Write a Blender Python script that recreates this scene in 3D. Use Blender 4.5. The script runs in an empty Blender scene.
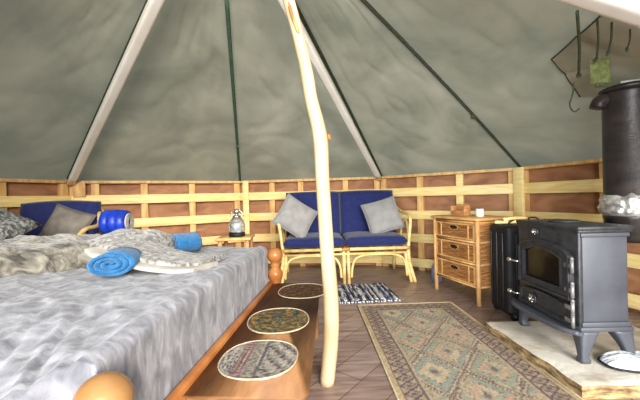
import bpy, bmesh, math, random
from mathutils import Vector, Matrix, noise
random.seed(7)
PI = math.pi
R = math.radians
scene = bpy.context.scene
C = scene.collection

# ------------------------------------------------------------------ camera
cam_d = bpy.data.cameras.new('camera')
cam = bpy.data.objects.new('camera', cam_d)
C.objects.link(cam)
cam_d.sensor_width = 36.0
cam_d.lens = 36.0 * 330.0 / 640.0
cam_d.clip_start = 0.02
_roll, _pitch = R(1.5), R(0.47)
fwd = Vector((0, math.cos(_pitch), -math.sin(_pitch)))
_r0 = Vector((1, 0, 0)); _u0 = _r0.cross(fwd)
_rt = _r0 * math.cos(_roll) - _u0 * math.sin(_roll)
_up = _r0 * math.sin(_roll) + _u0 * math.cos(_roll)
mw = Matrix((_rt, _up, -fwd)).transposed().to_4x4()
mw.translation = Vector((0, 0, 0.85))
cam.matrix_world = mw
scene.camera = cam

# ------------------------------------------------------------------ world, light, exposure
world = bpy.data.worlds.new('world')
scene.world = world
world.use_nodes = True
wn = world.node_tree
bg = wn.nodes['Background']
bg.inputs['Color'].default_value = (0.86, 0.93, 1.0, 1)
bg.inputs['Strength'].default_value = 1.5

def area(name, loc, target, sx, sy, power, color):
    d = bpy.data.lights.new(name, 'AREA')
    d.shape = 'RECTANGLE'; d.size = sx; d.size_y = sy; d.energy = power; d.color = color
    o = bpy.data.objects.new(name, d)
    C.objects.link(o)
    o.location = loc
    o.rotation_euler = (Vector(target) - Vector(loc)).to_track_quat('-Z', 'Y').to_euler()
    return o
# daylight through the open door flap behind the camera
area('doorway_daylight', (2.4, -7.6, 3.6), (-0.2, 2.4, 0.8), 5.0, 4.0, 2500, (1.0, 0.97, 0.92))
area('doorway_daylight', (-3.4, -8.0, 1.2), (-0.8, 3.2, 1.3), 4.0, 3.0, 1250, (0.88, 0.95, 1.0))

scene.view_settings.view_transform = 'Standard'
scene.view_settings.look = 'None'
scene.view_settings.gamma = 1
scene.view_settings.use_curve_mapping = False
scene.view_settings.exposure = 0.0

# ------------------------------------------------------------------ materials
def srgb(c):
    out = []
    for v in c[:3]:
        v = v / 255.0
        out.append(v / 12.92 if v <= 0.04045 else ((v + 0.055) / 1.055) ** 2.4)
    return tuple(out) + (1,)

def base_mat(name, rough=0.6, metal=0.0, spec=0.5):
    m = bpy.data.materials.new(name)
    m.use_nodes = True
    b = m.node_tree.nodes['Principled BSDF']
    b.inputs['Roughness'].default_value = rough
    b.inputs['Metallic'].default_value = metal
    b.inputs['Specular IOR Level'].default_value = spec
    return m, m.node_tree, b

def noise_mat(name, c1, c2, scale=8, stretch=(1, 1, 1), rough=0.7, metal=0.0, bump=0.0, bscale=None,
              detail=6, lo=0.35, hi=0.65, spec=0.4, c3=None, sheen=0.0, dist=0.0, rot=(0, 0, 0), attr=None):
    """two or three colours mixed by stretched noise in the object's own space"""
    m, nt, b = base_mat(name, rough, metal, spec)
    N = nt.nodes; L = nt.links
    tc = N.new('ShaderNodeTexCoord')
    mp = N.new('ShaderNodeMapping')
    mp.inputs['Scale'].default_value = stretch
    mp.inputs['Rotation'].default_value = rot
    L.new(tc.outputs['Object'], mp.inputs['Vector'])
    nz = N.new('ShaderNodeTexNoise')
    nz.inputs['Scale'].default_value = scale
    nz.inputs['Detail'].default_value = detail
    nz.inputs['Distortion'].default_value = dist
    L.new(mp.outputs['Vector'], nz.inputs['Vector'])
    cr = N.new('ShaderNodeValToRGB')
    cr.color_ramp.elements[0].position = lo
    cr.color_ramp.elements[1].position = hi
    cr.color_ramp.elements[0].color = srgb(c1)
    cr.color_ramp.elements[1].color = srgb(c2)
    if c3:
        e = cr.color_ramp.elements.new((lo + hi) / 2); e.color = srgb(c3)
    L.new(nz.outputs['Fac'], cr.inputs['Fac'])
    col = cr.outputs['Color']
    if attr:
        at = N.new('ShaderNodeAttribute'); at.attribute_name = attr
        mx = N.new('ShaderNodeMix'); mx.data_type = 'RGBA'; mx.blend_type = 'MULTIPLY'
        mx.inputs[0].default_value = 1.0
        L.new(at.outputs['Color'], mx.inputs[6]); L.new(col, mx.inputs[7])
        col = mx.outputs[2]
    L.new(col, b.inputs['Base Color'])
    if bump:
        bn = N.new('ShaderNodeTexNoise')
        bn.inputs['Scale'].default_value = bscale or scale * 3
        bn.inputs['Detail'].default_value = 4
        L.new(mp.outputs['Vector'], bn.inputs['Vector'])
        bp = N.new('ShaderNodeBump')
        bp.inputs['Strength'].default_value = bump
        bp.inputs['Distance'].default_value = 0.01
        L.new(bn.outputs['Fac'], bp.inputs['Height'])
        L.new(bp.outputs['Normal'], b.inputs['Normal'])
    if sheen:
        b.inputs['Sheen Weight'].default_value = sheen
        b.inputs['Sheen Roughness'].default_value = 0.5
    return m

W = (255, 255, 255)
M = {}
M['pine'] = noise_mat('pine', (232, 198, 124), (244, 222, 160), 5, (1, 1, 9), 0.55, bump=0.1, c3=(238, 210, 140))
M['pine_old'] = noise_mat('pine_old', (196, 146, 86), (226, 186, 120), 5, (5, 5, 1), 0.6, bump=0.1)
M['panel'] = noise_mat('red_ply', (132, 86, 56), (178, 128, 90), 3.5, (1, 1, 2.5), 0.75, bump=0.15, dist=1.0, lo=0.3, hi=0.7)
M['white_timber'] = noise_mat('white_timber', (240, 234, 220), (252, 248, 240), 5, (1, 1, 1), 0.6)
M['log'] = noise_mat('log', (176, 150, 112), (204, 184, 150), 7, (2.2, 2.2, 0.5), 0.45, bump=0.15, c3=(190, 166, 128), lo=0.3, hi=0.7)
M['split'] = noise_mat('split_wood', (150, 92, 44), (206, 150, 84), 14, (3, 3, 0.5), 0.6)
M['orange_wood'] = noise_mat('orange_wood', (150, 90, 44), (190, 128, 72), 5, (1.4, 1.4, 1.4), 0.28, c3=(170, 106, 56), lo=0.3, hi=0.7)
M['knob_wood'] = noise_mat('knob_wood', (138, 96, 54), (164, 120, 74), 6, (1, 1, 3), 0.25)
M['bench'] = noise_mat('bench_wood', (108, 74, 48), (154, 112, 74), 3, (4.5, 1, 4.5), 0.55, bump=0.12, c3=(134, 94, 60), dist=0.6, lo=0.28, hi=0.7, spec=0.2)
M['cane'] = noise_mat('cane', (206, 172, 104), (236, 208, 146), 16, (1, 1, 1), 0.4, c3=(224, 192, 124))
M['cane_bind'] = noise_mat('cane_bind', (150, 104, 56), (196, 150, 88), 40, (1, 1, 1), 0.5)
M['blue'] = noise_mat('blue_cotton', (28, 35, 80), (34, 42, 92), 30, (1, 1, 1), 0.85, bump=0.2, bscale=180, spec=0.2, sheen=0.15)
M['blue_nylon'] = noise_mat('blue_nylon', (14, 40, 136), (26, 62, 176), 9, (1, 1, 1), 0.4, bump=0.3, bscale=30)
M['grey_cushion'] = noise_mat('grey_cushion', (136, 134, 132), (152, 149, 145), 12, (1, 1, 1), 0.9, bump=0.35, bscale=120, spec=0.1, sheen=0.3)
M['taupe_cushion'] = noise_mat('taupe_cushion', (112, 106, 98), (134, 127, 118), 14, (1, 1, 1), 0.95, bump=0.3, bscale=120, spec=0.1)
M['towel'] = noise_mat('blue_towel', (14, 82, 130), (36, 112, 162), 40, (1, 1, 1), 0.95, bump=0.8, bscale=220, spec=0.1, sheen=0.3, lo=0.3, hi=0.7)
M['iron'] = noise_mat('cast_iron', (48, 49, 51), (66, 67, 70), 30, (1, 1, 1), 0.42, metal=0.35, bump=0.12, bscale=260)
M['iron_lit'] = noise_mat('iron_lit', (72, 74, 81), (88, 90, 97), 5, (1, 1, 1), 0.5, metal=0.3, bump=0.05, bscale=200)  # iron coloured paler and bluish for the daylight the stove's side reflects
M['chrome'] = noise_mat('chrome', (200, 198, 194), (228, 226, 222), 10, (1, 1, 1), 0.18, metal=0.95)
M['flue'] = noise_mat('flue_enamel', (34, 30, 29), (62, 54, 50), 5, (1.5, 1.5, 4), 0.3, metal=0.3, bump=0.15, bscale=60, lo=0.3, hi=0.7)
M['steel'] = noise_mat('worn_steel', (112, 111, 110), (150, 148, 146), 20, (1, 1, 1), 0.45, metal=0.4)
M['silvery_metal'] = noise_mat('silvery_metal', (190, 186, 180), (236, 234, 230), 20, (1, 1, 1), 0.35, metal=0.75, bump=0.8, bscale=40)
M['stone'] = noise_mat('hearth_stone', (168, 156, 138), (216, 210, 198), 6, (1, 1, 1), 0.6, bump=0.3, bscale=40, lo=0.3, hi=0.6)
M['stone_edge'] = noise_mat('stone_edge', (96, 74, 46), (186, 158, 112), 14, (1, 1, 3), 0.85, bump=0.9, bscale=30)
M['black'] = noise_mat('black_nylon', (10, 10, 12), (20, 20, 23), 20, (1, 1, 1), 0.6, bump=0.3, bscale=120)
M['black_trim'] = noise_mat('black_trim', (26, 27, 29), (38, 39, 42), 20, (1, 1, 1), 0.35)
M['wicker'] = noise_mat('wicker', (118, 70, 32), (200, 144, 84), 9, (1, 1, 16), 0.6, bump=0.9, bscale=10, c3=(166, 112, 60), lo=0.3, hi=0.7)
M['bamboo'] = noise_mat('bamboo', (186, 134, 74), (222, 174, 114), 12, (1, 1, 1), 0.42, lo=0.3, hi=0.7)
M['dark'] = noise_mat('hole_shade_and_wick', (30, 12, 8), (42, 18, 12), 20, (1, 1, 1), 0.8)
M['wax'] = noise_mat('white_wax', (230, 226, 218), (246, 243, 238), 10, (1, 1, 1), 0.4)
M['box_wood'] = noise_mat('box_wood', (156, 100, 58), (200, 146, 92), 14, (1, 1, 3), 0.5)
M['strap'] = noise_mat('green_strap', (66, 88, 70), (86, 108, 88), 60, (1, 1, 1), 1.0, spec=0.0)
M['dark_strap'] = noise_mat('dark_strap', (58, 64, 50), (80, 84, 66), 60, (1, 1, 1), 1.0, spec=0.0)
M['olive_strap'] = noise_mat('olive_strap', (78, 84, 44), (108, 112, 64), 60, (1, 1, 1), 0.9)
M['patch'] = noise_mat('canvas_patch', (128, 124, 106), (150, 146, 126), 6, (1, 1, 1), 0.95, bump=0.2)
M['cream_edge'] = noise_mat('cream_edge', (178, 160, 130), (206, 190, 160), 40, (1, 1, 1), 0.85, bump=0.5)
M['cream'] = noise_mat('cream_backing', (156, 150, 139), (180, 174, 163), 12, (1, 1, 1), 0.95, bump=0.4, bscale=60)
M['fur'] = noise_mat('grey_fur', (66, 62, 55), (164, 158, 146), 16, (0.7, 2.4, 1), 1.0, bump=1.0, bscale=50, c3=(124, 118, 107), spec=0.05, sheen=0.4, dist=1.2, lo=0.33, hi=0.66, attr='tone')
M['mottled_fur'] = noise_mat('mottled_fur', (84, 80, 76), (172, 167, 158), 34, (1, 1.6, 1), 1.0, bump=1.0, bscale=60, c3=(134, 129, 122), spec=0.05, sheen=0.3, dist=0.8, lo=0.36, hi=0.64)
M['leopard'] = noise_mat('leopard_fur', (74, 76, 76), (156, 156, 149), 46, (1, 1, 1), 1.0, bump=0.8, bscale=80, spec=0.05, dist=0.5, c3=(114, 114, 111), lo=0.38, hi=0.62)
M['blanket'] = noise_mat('plush_blanket', (92, 91, 96), (166, 164, 168), 11, (1.3, 2.0, 0.9), 0.95, bump=0.35, bscale=30, c3=(130, 129, 134), spec=0.1, sheen=0.2, dist=0.9, lo=0.28, hi=0.72, detail=9)
M['sack'] = noise_mat('pale_cloth', (186, 194, 206), (228, 230, 232), 14, (1, 1, 1), 0.85, bump=0.6, bscale=30, c3=(206, 212, 220))
M['pale_blue'] = noise_mat('pale_blue_cloth', (88, 98, 128), (136, 146, 170), 14, (1, 1, 1), 0.8)
M['mattress'] = noise_mat('mattress_cloth', (198, 196, 192), (216, 214, 210), 14, (1, 1, 1), 0.9)

def color_attr_mat(name, rough=0.95, bump=0.5, bscale=250, nlo=200):
    m = noise_mat(name, (nlo, nlo, nlo), W, 90, (1, 1, 1), rough, bump=bump, bscale=bscale, spec=0.1, attr='tone', lo=0.3, hi=0.7)
    return m
M['woven'] = color_attr_mat('woven_wool')
M['braid'] = color_attr_mat('woven_mat', 0.8, 0.5, 300, 170)

def glass_mat(name, col, rough=0.05, alpha=0.35):
    m, nt, b = base_mat(name, rough)
    b.inputs['Base Color'].default_value = srgb(col)
    b.inputs['Transmission Weight'].default_value = 0.9
    b.inputs['IOR'].default_value = 1.3
    return m
M['glass'] = glass_mat('lantern_glass', (226, 236, 244), 0.15)
m, nt, b = base_mat('stove_glass', 0.1, 0.0, 0.2)
b.inputs['Base Color'].default_value = srgb((16, 14, 13))
M['stove_glass'] = m

# canvas: thin cloth that passes some daylight
def canvas_mat():
    m = bpy.data.materials.new('green_canvas'); m.use_nodes = True
    nt = m.node_tree; N = nt.nodes; L = nt.links
    N.remove(N['Principled BSDF'])
    out = N['Material Output']
    tc = N.new('ShaderNodeTexCoord')
    nz = N.new('ShaderNodeTexNoise'); nz.inputs['Scale'].default_value = 1.7; nz.inputs['Detail'].default_value = 8
    nz.inputs['Distortion'].default_value = 0.6
    L.new(tc.outputs['Object'], nz.inputs['Vector'])
    cr = N.new('ShaderNodeValToRGB')
    cr.color_ramp.elements[0].position = 0.3; cr.color_ramp.elements[0].color = srgb((142, 139, 118))
    cr.color_ramp.elements[1].position = 0.7; cr.color_ramp.elements[1].color = srgb((196, 192, 170))
    L.new(nz.outputs['Fac'], cr.inputs['Fac'])
    wv = N.new('ShaderNodeTexNoise'); wv.inputs['Scale'].default_value = 9; wv.inputs['Detail'].default_value = 5
    L.new(tc.outputs['Object'], wv.inputs['Vector'])
    bp = N.new('ShaderNodeBump'); bp.inputs['Strength'].default_value = 0.12; bp.inputs['Distance'].default_value = 0.02
    L.new(wv.outputs['Fac'], bp.inputs['Height'])
    df = N.new('ShaderNodeBsdfDiffuse'); tr = N.new('ShaderNodeBsdfTranslucent')
    L.new(cr.outputs['Color'], df.inputs['Color'])
    tr.inputs['Color'].default_value = srgb((150, 168, 158))
    L.new(bp.outputs['Normal'], df.inputs['Normal'])
    mx = N.new('ShaderNodeMixShader'); mx.inputs[0].default_value = 0.12
    L.new(df.outputs[0], mx.inputs[1]); L.new(tr.outputs[0], mx.inputs[2])
    L.new(mx.outputs[0], out.inputs['Surface'])
    return m
M['canvas'] = canvas_mat()

def floor_mat():
    m, nt, b = base_mat('plank_floor', 0.38, 0, 0.5)
    N = nt.nodes; L = nt.links
    tc = N.new('ShaderNodeTexCoord')
    mp = N.new('ShaderNodeMapping'); mp.inputs['Rotation'].default_value = (0, 0, R(-52))
    L.new(tc.outputs['Object'], mp.inputs['Vector'])
    br = N.new('ShaderNodeTexBrick')
    br.inputs['Color1'].default_value = srgb((158, 138, 128)); br.inputs['Color2'].default_value = srgb((178, 158, 148))
    br.inputs['Mortar'].default_value = srgb((118, 98, 86))
    br.inputs['Scale'].default_value = 1.0
    br.inputs['Mortar Size'].default_value = 0.003
    br.inputs['Brick Width'].default_value = 1.3; br.inputs['Row Height'].default_value = 0.16
    L.new(mp.outputs['Vector'], br.inputs['Vector'])
    mp2 = N.new('ShaderNodeMapping'); mp2.inputs['Rotation'].default_value = (0, 0, R(-52)); mp2.inputs['Scale'].default_value = (1.5, 14, 1)
    L.new(tc.outputs['Object'], mp2.inputs['Vector'])
    nz = N.new('ShaderNodeTexNoise'); nz.inputs['Scale'].default_value = 2.5; nz.inputs['Detail'].default_value = 8
    L.new(mp2.outputs['Vector'], nz.inputs['Vector'])
    cr = N.new('ShaderNodeValToRGB')
    cr.color_ramp.elements[0].position = 0.3; cr.color_ramp.elements[0].color = srgb((176, 164, 160))
    cr.color_ramp.elements[1].position = 0.7; cr.color_ramp.elements[1].color = srgb((255, 250, 246))
    L.new(nz.outputs['Fac'], cr.inputs['Fac'])
    mx = N.new('ShaderNodeMix'); mx.data_type = 'RGBA'; mx.blend_type = 'MULTIPLY'; mx.inputs[0].default_value = 1
    L.new(br.outputs['Color'], mx.inputs[6]); L.new(cr.outputs['Color'], mx.inputs[7])
    L.new(mx.outputs[2], b.inputs['Base Color'])
    bp = N.new('ShaderNodeBump'); bp.inputs['Strength'].default_value = 0.25; bp.inputs['Distance'].default_value = 0.01
    L.new(nz.outputs['Fac'], bp.inputs['Height']); L.new(bp.outputs['Normal'], b.inputs['Normal'])
    return m
M['floor'] = floor_mat()

# ------------------------------------------------------------------ mesh helpers
class MB:
    def __init__(s): s.v = []; s.f = []; s.sm = []; s.c = None
    def add(s, vs, fs, smooth=False, mat=None):
        o = len(s.v)
        for p in vs:
            p = Vector(p)
            s.v.append(mat @ p if mat is not None else p)
        for f in fs:
            s.f.append(tuple(i + o for i in f)); s.sm.append(smooth)
        return s
    def box(s, c, d, bev=0.0, mat=None, seg=2, smooth=True):
        bm = bmesh.new(); bmesh.ops.create_cube(bm, size=1)
        for v in bm.verts: v.co = Vector((v.co.x * d[0], v.co.y * d[1], v.co.z * d[2]))
        if bev > 0: bmesh.ops.bevel(bm, geom=bm.edges[:], offset=bev, segments=seg, affect='EDGES', profile=0.5)
        for v in bm.verts: v.co += Vector(c)
        s.add([v.co.copy() for v in bm.verts], [[v.index for v in f.verts] for f in bm.faces], smooth and bev > 0, mat)
        bm.free(); return s
    def tube(s, pts, rad, n=10, closed=False, mat=None, scale2=1.0, caps=True):
        pts = [Vector(p) for p in pts]; k = len(pts)
        rads = rad if isinstance(rad, (list, tuple)) else [rad] * k
        tang = []
        for i in range(k):
            a = pts[(i - 1) % k] if (closed or i > 0) else pts[i]
            b = pts[(i + 1) % k] if (closed or i < k - 1) else pts[i]
            tang.append((b - a).normalized())
        t = tang[0]; ref = Vector((0, 0, 1)) if abs(t.z) < 0.9 else Vector((1, 0, 0))
        nrm = t.cross(ref).normalized()
        vs = []; fs = []
        for i in range(k):
            if i: nrm = (nrm - tang[i] * nrm.dot(tang[i])).normalized()
            bn = tang[i].cross(nrm)
            for j in range(n):
                a = 2 * PI * j / n
                vs.append(pts[i] + (nrm * math.cos(a) + bn * math.sin(a) * scale2) * rads[i])
        rng = k if closed else k - 1
        for i in range(rng):
            i2 = (i + 1) % k
            for j in range(n):
                j2 = (j + 1) % n
                fs.append((i * n + j, i * n + j2, i2 * n + j2, i2 * n + j))
        if not closed and caps:
            fs.append(tuple(range(n - 1, -1, -1))); fs.append(tuple((k - 1) * n + j for j in range(n)))
        return s.add(vs, fs, True, mat)
    def lathe(s, prof, n=24, mat=None, sx=1, sy=1):
        vs = []; fs = []; k = len(prof)
        for r, z in prof:
            for j in range(n):
                a = 2 * PI * j / n; vs.append((r * math.cos(a) * sx, r * math.sin(a) * sy, z))
        for i in range(k - 1):
            for j in range(n):
                j2 = (j + 1) % n; fs.append((i * n + j, i * n + j2, (i + 1) * n + j2, (i + 1) * n + j))
        fs.append(tuple(range(n - 1, -1, -1))); fs.append(tuple((k - 1) * n + j for j in range(n)))
        return s.add(vs, fs, True, mat)
    def prism(s, poly, a0, a1, axis='x', mat=None):
        def mk(p, a): return {'x': (a, p[0], p[1]), 'y': (p[0], a, p[1]), 'z': (p[0], p[1], a)}[axis]
        n = len(poly)
        vs = [mk(p, a0) for p in poly] + [mk(p, a1) for p in poly]
        fs = [tuple(range(n)), tuple(range(2 * n - 1, n - 1, -1))] + [(i, (i + 1) % n, n + (i + 1) % n, n + i) for i in range(n)]
        return s.add(vs, fs, False, mat)
    def ring(s, outer, inner, a0, a1, mat=None):
        n = len(outer)
        vs = [(a0, p[0], p[1]) for p in outer] + [(a0, p[0], p[1]) for p in inner] + \
             [(a1, p[0], p[1]) for p in outer] + [(a1, p[0], p[1]) for p in inner]
        fs = []
        for i in range(n):
            j = (i + 1) % n
            fs += [(i, j, n + j, n + i), (2 * n + i, 3 * n + i, 3 * n + j, 2 * n + j), (i, 2 * n + i, 2 * n + j, j), (n + i, n + j, 3 * n + j, 3 * n + i)]
        return s.add(vs, fs, False, mat)
    def grid(s, nu, nv, fn, smooth=True, closed_u=False):
        vs = [fn(i / (nu if closed_u else nu - 1), j / (nv - 1)) for j in range(nv) for i in range(nu)]
        fs = []
        for j in range(nv - 1):
            for i in range(nu if closed_u else nu - 1):
                i2 = (i + 1) % nu
                fs.append((j * nu + i, j * nu + i2, (j + 1) * nu + i2, (j + 1) * nu + i))
        return s.add(vs, fs, smooth)
    def cushion(s, w, h, t, mat=None, n=22, pinch=0.06, wr=0.006, seed=0):
        """a stuffed cushion lying in its own xy plane"""
        def sh(u, v, sg):
            x = u * 2 - 1; y = v * 2 - 1
            e = max(0.0, (1 - abs(x) ** 2.6)) ** 0.5 * max(0.0, (1 - abs(y) ** 2.6)) ** 0.5
            X = x * w / 2 * (1 - pinch * (1 - y * y)); Y = y * h / 2 * (1 - pinch * (1 - x * x))
            z = sg * t / 2 * e + e * wr * noise.noise(Vector((X * 14 + seed, Y * 14, sg * 3)))
            return (X, Y, z)
        m2 = MB()
        for sg in (1, -1): m2.grid(n, n, lambda u, v: sh(u, v, sg))
        bm = bmesh.new()
        vv = [bm.verts.new(p) for p in m2.v]
        for f in m2.f: bm.faces.new([vv[i] for i in f])
        bmesh.ops.remove_doubles(bm, verts=bm.verts, dist=0.0004)
        bmesh.ops.recalc_face_normals(bm, faces=bm.faces)
        bm.verts.index_update()
        s.add([v.co.copy() for v in bm.verts], [[v.index for v in f.verts] for f in bm.faces], True, mat)
        bm.free(); return s
    def build(s, name, mat, parent=None, colors=None, recalc=True, mats=None, fmat=None):
        me = bpy.data.meshes.new(name)
        me.from_pydata([tuple(p) for p in s.v], [], s.f)
        me.polygons.foreach_set('use_smooth', s.sm)
        if recalc:
            bm = bmesh.new(); bm.from_mesh(me)
            bmesh.ops.recalc_face_normals(bm, faces=bm.faces); bm.to_mesh(me); bm.free()
        me.materials.append(mat)
        if colors is not None:
            ca = me.color_attributes.new('tone', 'FLOAT_COLOR', 'POINT')
            for i, c in enumerate(colors): ca.data[i].color = c
        elif any(n.type == 'ATTRIBUTE' for n in mat.node_tree.nodes):
            ca = me.color_attributes.new('tone', 'FLOAT_COLOR', 'POINT')
            for d in ca.data: d.color = (1, 1, 1, 1)
        me.update()
        o = bpy.data.objects.new(name, me); C.objects.link(o)
        if parent is not None: o.parent = parent
        return o

def frame(origin, xa, ya):
    """matrix with x along xa, y near ya, z their cross product"""
    x = Vector(xa).normalized(); z = x.cross(Vector(ya)).normalized(); y = z.cross(x)
    m = Matrix((x, y, z)).transposed().to_4x4(); m.translation = Vector(origin); return m
def T(x, y, z): return Matrix.Translation((x, y, z))
def RX(a): return Matrix.Rotation(a, 4, 'X')
def RY(a): return Matrix.Rotation(a, 4, 'Y')
def RZ(a): return Matrix.Rotation(a, 4, 'Z')

def tag(o, label, cat, group=None, kind=None):
    if label: o['label'] = label
    if cat: o['category'] = cat
    if group: o['group'] = group
    if kind: o['kind'] = kind
    return o
def thing(name, label, cat, loc=(0, 0, 0), rz=0, group=None):
    o = bpy.data.objects.new(name, None); C.objects.link(o)
    o.empty_display_size = 0.1
    o.location = loc; o.rotation_euler = (0, 0, rz)
    return tag(o, label, cat, group)
def structure(o, label=None):
    o['kind'] = 'structure'
    if label: o['label'] = label
    return o
def smooth_path(pts, n=8):
    """Catmull-Rom through the points"""
    p = [Vector(q) for q in pts]; p = [p[0] * 2 - p[1]] + p + [p[-1] * 2 - p[-2]]
    out = []
    for i in range(1, len(p) - 2):
        for k in range(n):
            t = k / n; a, b, c, d = p[i - 1], p[i], p[i + 1], p[i + 2]
            out.append(0.5 * ((2 * b) + (c - a) * t + (2 * a - 5 * b + 4 * c - d) * t * t + (3 * b - a - 3 * c + d) * t ** 3))
    out.append(p[-2]); return out

# ================================================================== the setting
CX, CY, RAD, HW = -0.4, 1.4, 2.8, 1.08
APEX = Vector((CX, CY, 2.32))
def vert(deg, z=HW, r=RAD): return Vector((CX + r * math.cos(R(deg)), CY + r * math.sin(R(deg)), z))

fl = MB(); fl.grid(2, 2, lambda u, v: (-4.5 + 8 * u, -2.6 + 7.6 * v, 0), False)
fl.grid(2, 2, lambda u, v: (-4.5 + 8 * u, -2.6 + 7.6 * v, -0.05), False)
structure(fl.build('floor', M['floor']), 'brown diagonal plank floor')

ANG = [-34, -3, 37.1, 66.3, 102.3, 137.9, 174, 210, 244]
names = {37.1: 'wall_right', 66.3: 'wall_back', 102.3: 'wall_left'}
segs = list(zip(ANG[:-1], ANG[1:]))
wall_names = ['wall_rear_right', 'wall_right', 'wall_back_right', 'wall_back', 'wall_back_left', 'wall_left', 'wall_near_left', 'wall_rear_left']
# studs by distance along each facet (fraction)
STUDS = {2: [0.02, 0.36, 0.66, 0.98], 3: [0.02, 0.24, 0.40, 0.56, 0.77, 0.97], 4: [0.02, 0.33, 0.62, 0.88, 0.985]}
for (a0, a1), wn_ in zip(segs, wall_names):
    i = wall_names.index(wn_)
    p0, p1 = vert(a0, 0), vert(a1, 0)
    Ln = (p1 - p0).length
    fr = frame(p0, p1 - p0, (0, 0, 1))     # x along wall, y up, z inward?
    inward = (Vector((CX, CY, 0)) - (p0 + p1) / 2)
    sgn = 1 if fr.to_3x3().col[2].dot(inward) > 0 else -1
    def loc(x, z, dpt): return fr @ Vector((x, z, dpt * sgn))
    mm = frame(p0, p1 - p0, (0, 0, 1))
    def bx(mb, x0, x1, z0, z1, d0, d1, bev=0.003):
        mb.box(((x0 + x1) / 2, (z0 + z1) / 2, sgn * (d0 + d1) / 2), (x1 - x0, z1 - z0, abs(d1 - d0)), bev, mm)
    pan = MB(); bx(pan, -0.04, Ln + 0.04, 0, HW - 0.01, -0.10, -0.085, 0)
    wall = structure(pan.build(wn_, M['panel']), 'low red-brown ply wall behind pale timber rails')
    tp = MB(); bx(tp, -0.02, Ln + 0.02, HW - 0.028, HW, -0.10, 0.0)
    tp.build('top_plate', M['pine_old'], wall)
    for z in (0.883, 0.625, 0.365, 0.09):
        r_ = MB(); bx(r_, -0.0, Ln + 0.0, z - 0.048, z + 0.048, -0.022, 0.0)
        r_.build('rail', M['pine'], wall)
    fr_list = STUDS.get(i, [0.02, 0.3, 0.62, 0.98])
    for t in fr_list:
        s_ = MB(); x = t * Ln
        bx(s_, x - 0.035, x + 0.035, 0, HW - 0.03, -0.085, -0.0225)
        s_.build('stud', M['pine_old'] if t not in (0.36,) else M['pine'], wall)
# bright stud standing in front of the rails, as in the photo (right wall and back wall)
def post_front(wobj, a0, a1, t, w, z0, z1, mt):
    p0, p1 = vert(a0, 0), vert(a1, 0); Ln = (p1 - p0).length
    mm = frame(p0, p1 - p0, (0, 0, 1)); inward = Vector((CX, CY, 0)) - (p0 + p1) / 2
    sg = 1 if mm.to_3x3().col[2].dot(inward) > 0 else -1
    s_ = MB(); s_.box((t * Ln, (z0 + z1) / 2, sg * 0.015), (w, z1 - z0, 0.026), 0.003, mm)
    s_.build('post', mt, wobj)
post_front(bpy.data.objects['wall_right'], -3, 37.1, 0.975, 0.10, 0.0, HW - 0.002, M['pine'])
post_front(bpy.data.objects['wall_back'], 66.3, 102.3, 0.955, 0.07, 0.0, HW - 0.002, M['pine'])
post_front(bpy.data.objects['wall_back_left'], 102.3, 137.9, 0.955, 0.10, 0.915, HW - 0.002, M['pine_old'])

# canvas roof
cv = MB()
CR = RAD + 0.13
BULGE = {37.1: 0.035, 66.3: 0.03, 174: -0.05}
def canvas_pt(a0, a1, t, q, off=0.0):
    v0, v1 = vert(a0, HW + 0.012, CR), vert(a1, HW + 0.012, CR)
    p = (v0 * (1 - t) + v1 * t) * (1 - q) + APEX * q
    n = (v1 - v0).cross(APEX - v0).normalized()
    if n.z < 0: n = -n
    mid = 4 * t * (1 - t); pin = math.sin(PI * min(1, max(0, q)))
    b = 0.03 * mid * pin + (BULGE.get(a0, 0) * (1 - t) + BULGE.get(a1, 0) * t) * pin
    w = 0.5 * noise.noise(Vector((p.x * 1.5, p.y * 1.5, 3))) * 0.06
    # slanting creases gathered towards the seams
    d1 = noise.noise(Vector((t * 3.0 + q * 9.0, q * 2.0 - t * 2.0, a0 * 0.1)))
    d2 = noise.noise(Vector((t * 14 + q * 5.0, q * 3.0, a0 * 0.3 + 5)))
    d3 = (1 - abs(noise.noise(Vector((t * 4.0 - q * 3.0 + a0, t * 1.5 + q * 7.0, a0))))) ** 8
    b += (w + 0.011 * d1 + 0.005 * d2 + 0.012 * d3) * min(1, 6 * t, 6 * (1 - t)) * min(1, 8 * q, 3 * (1 - q))
    return p + n * (b - off)
for a0, a1 in segs:
    cv.grid(60, 60, lambda u, v: canvas_pt(a0, a1, u, v * 0.985))
# hanging hem over the wall
for a0, a1 in segs:
    v0, v1 = vert(a0, HW + 0.012, CR), vert(a1, HW + 0.012, CR)
    cv.grid(20, 4, lambda u, v: (v0 * (1 - u) + v1 * u) + Vector(((v0.x - CX) * 0.03, (v0.y - CY) * 0.03, 0)) * v - Vector((0, 0, 0.28 * v)))
bm = bmesh.new()
vv = [bm.verts.new(p) for p in cv.v]
for f in cv.f:
    try: bm.faces.new([vv[i] for i in f])
    except ValueError: pass
bmesh.ops.remove_doubles(bm, verts=bm.verts, dist=0.0008)
bmesh.ops.recalc_face_normals(bm, faces=bm.faces)
for f in bm.faces: f.smooth = True
me = bpy.data.meshes.new('ceiling'); bm.to_mesh(me); bm.free()
me.materials.append(M['canvas'])
ceiling = bpy.data.objects.new('ceiling', me); C.objects.link(ceiling)
structure(ceiling, 'grey-green canvas tent roof rising from the low wall to a point')

def band(a0, a1, pts, width, mt, name, off=0.012, parent=ceiling):
    """flat webbing on the canvas through (t,q) points"""
    P = [canvas_pt(a0, a1, t, q, off) for t, q in pts]
    P = smooth_path(P, 6)
    mb = MB(); mb.tube(P, width / 2, 8, scale2=1.0)
    return mb.build(name, mt, parent)
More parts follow.
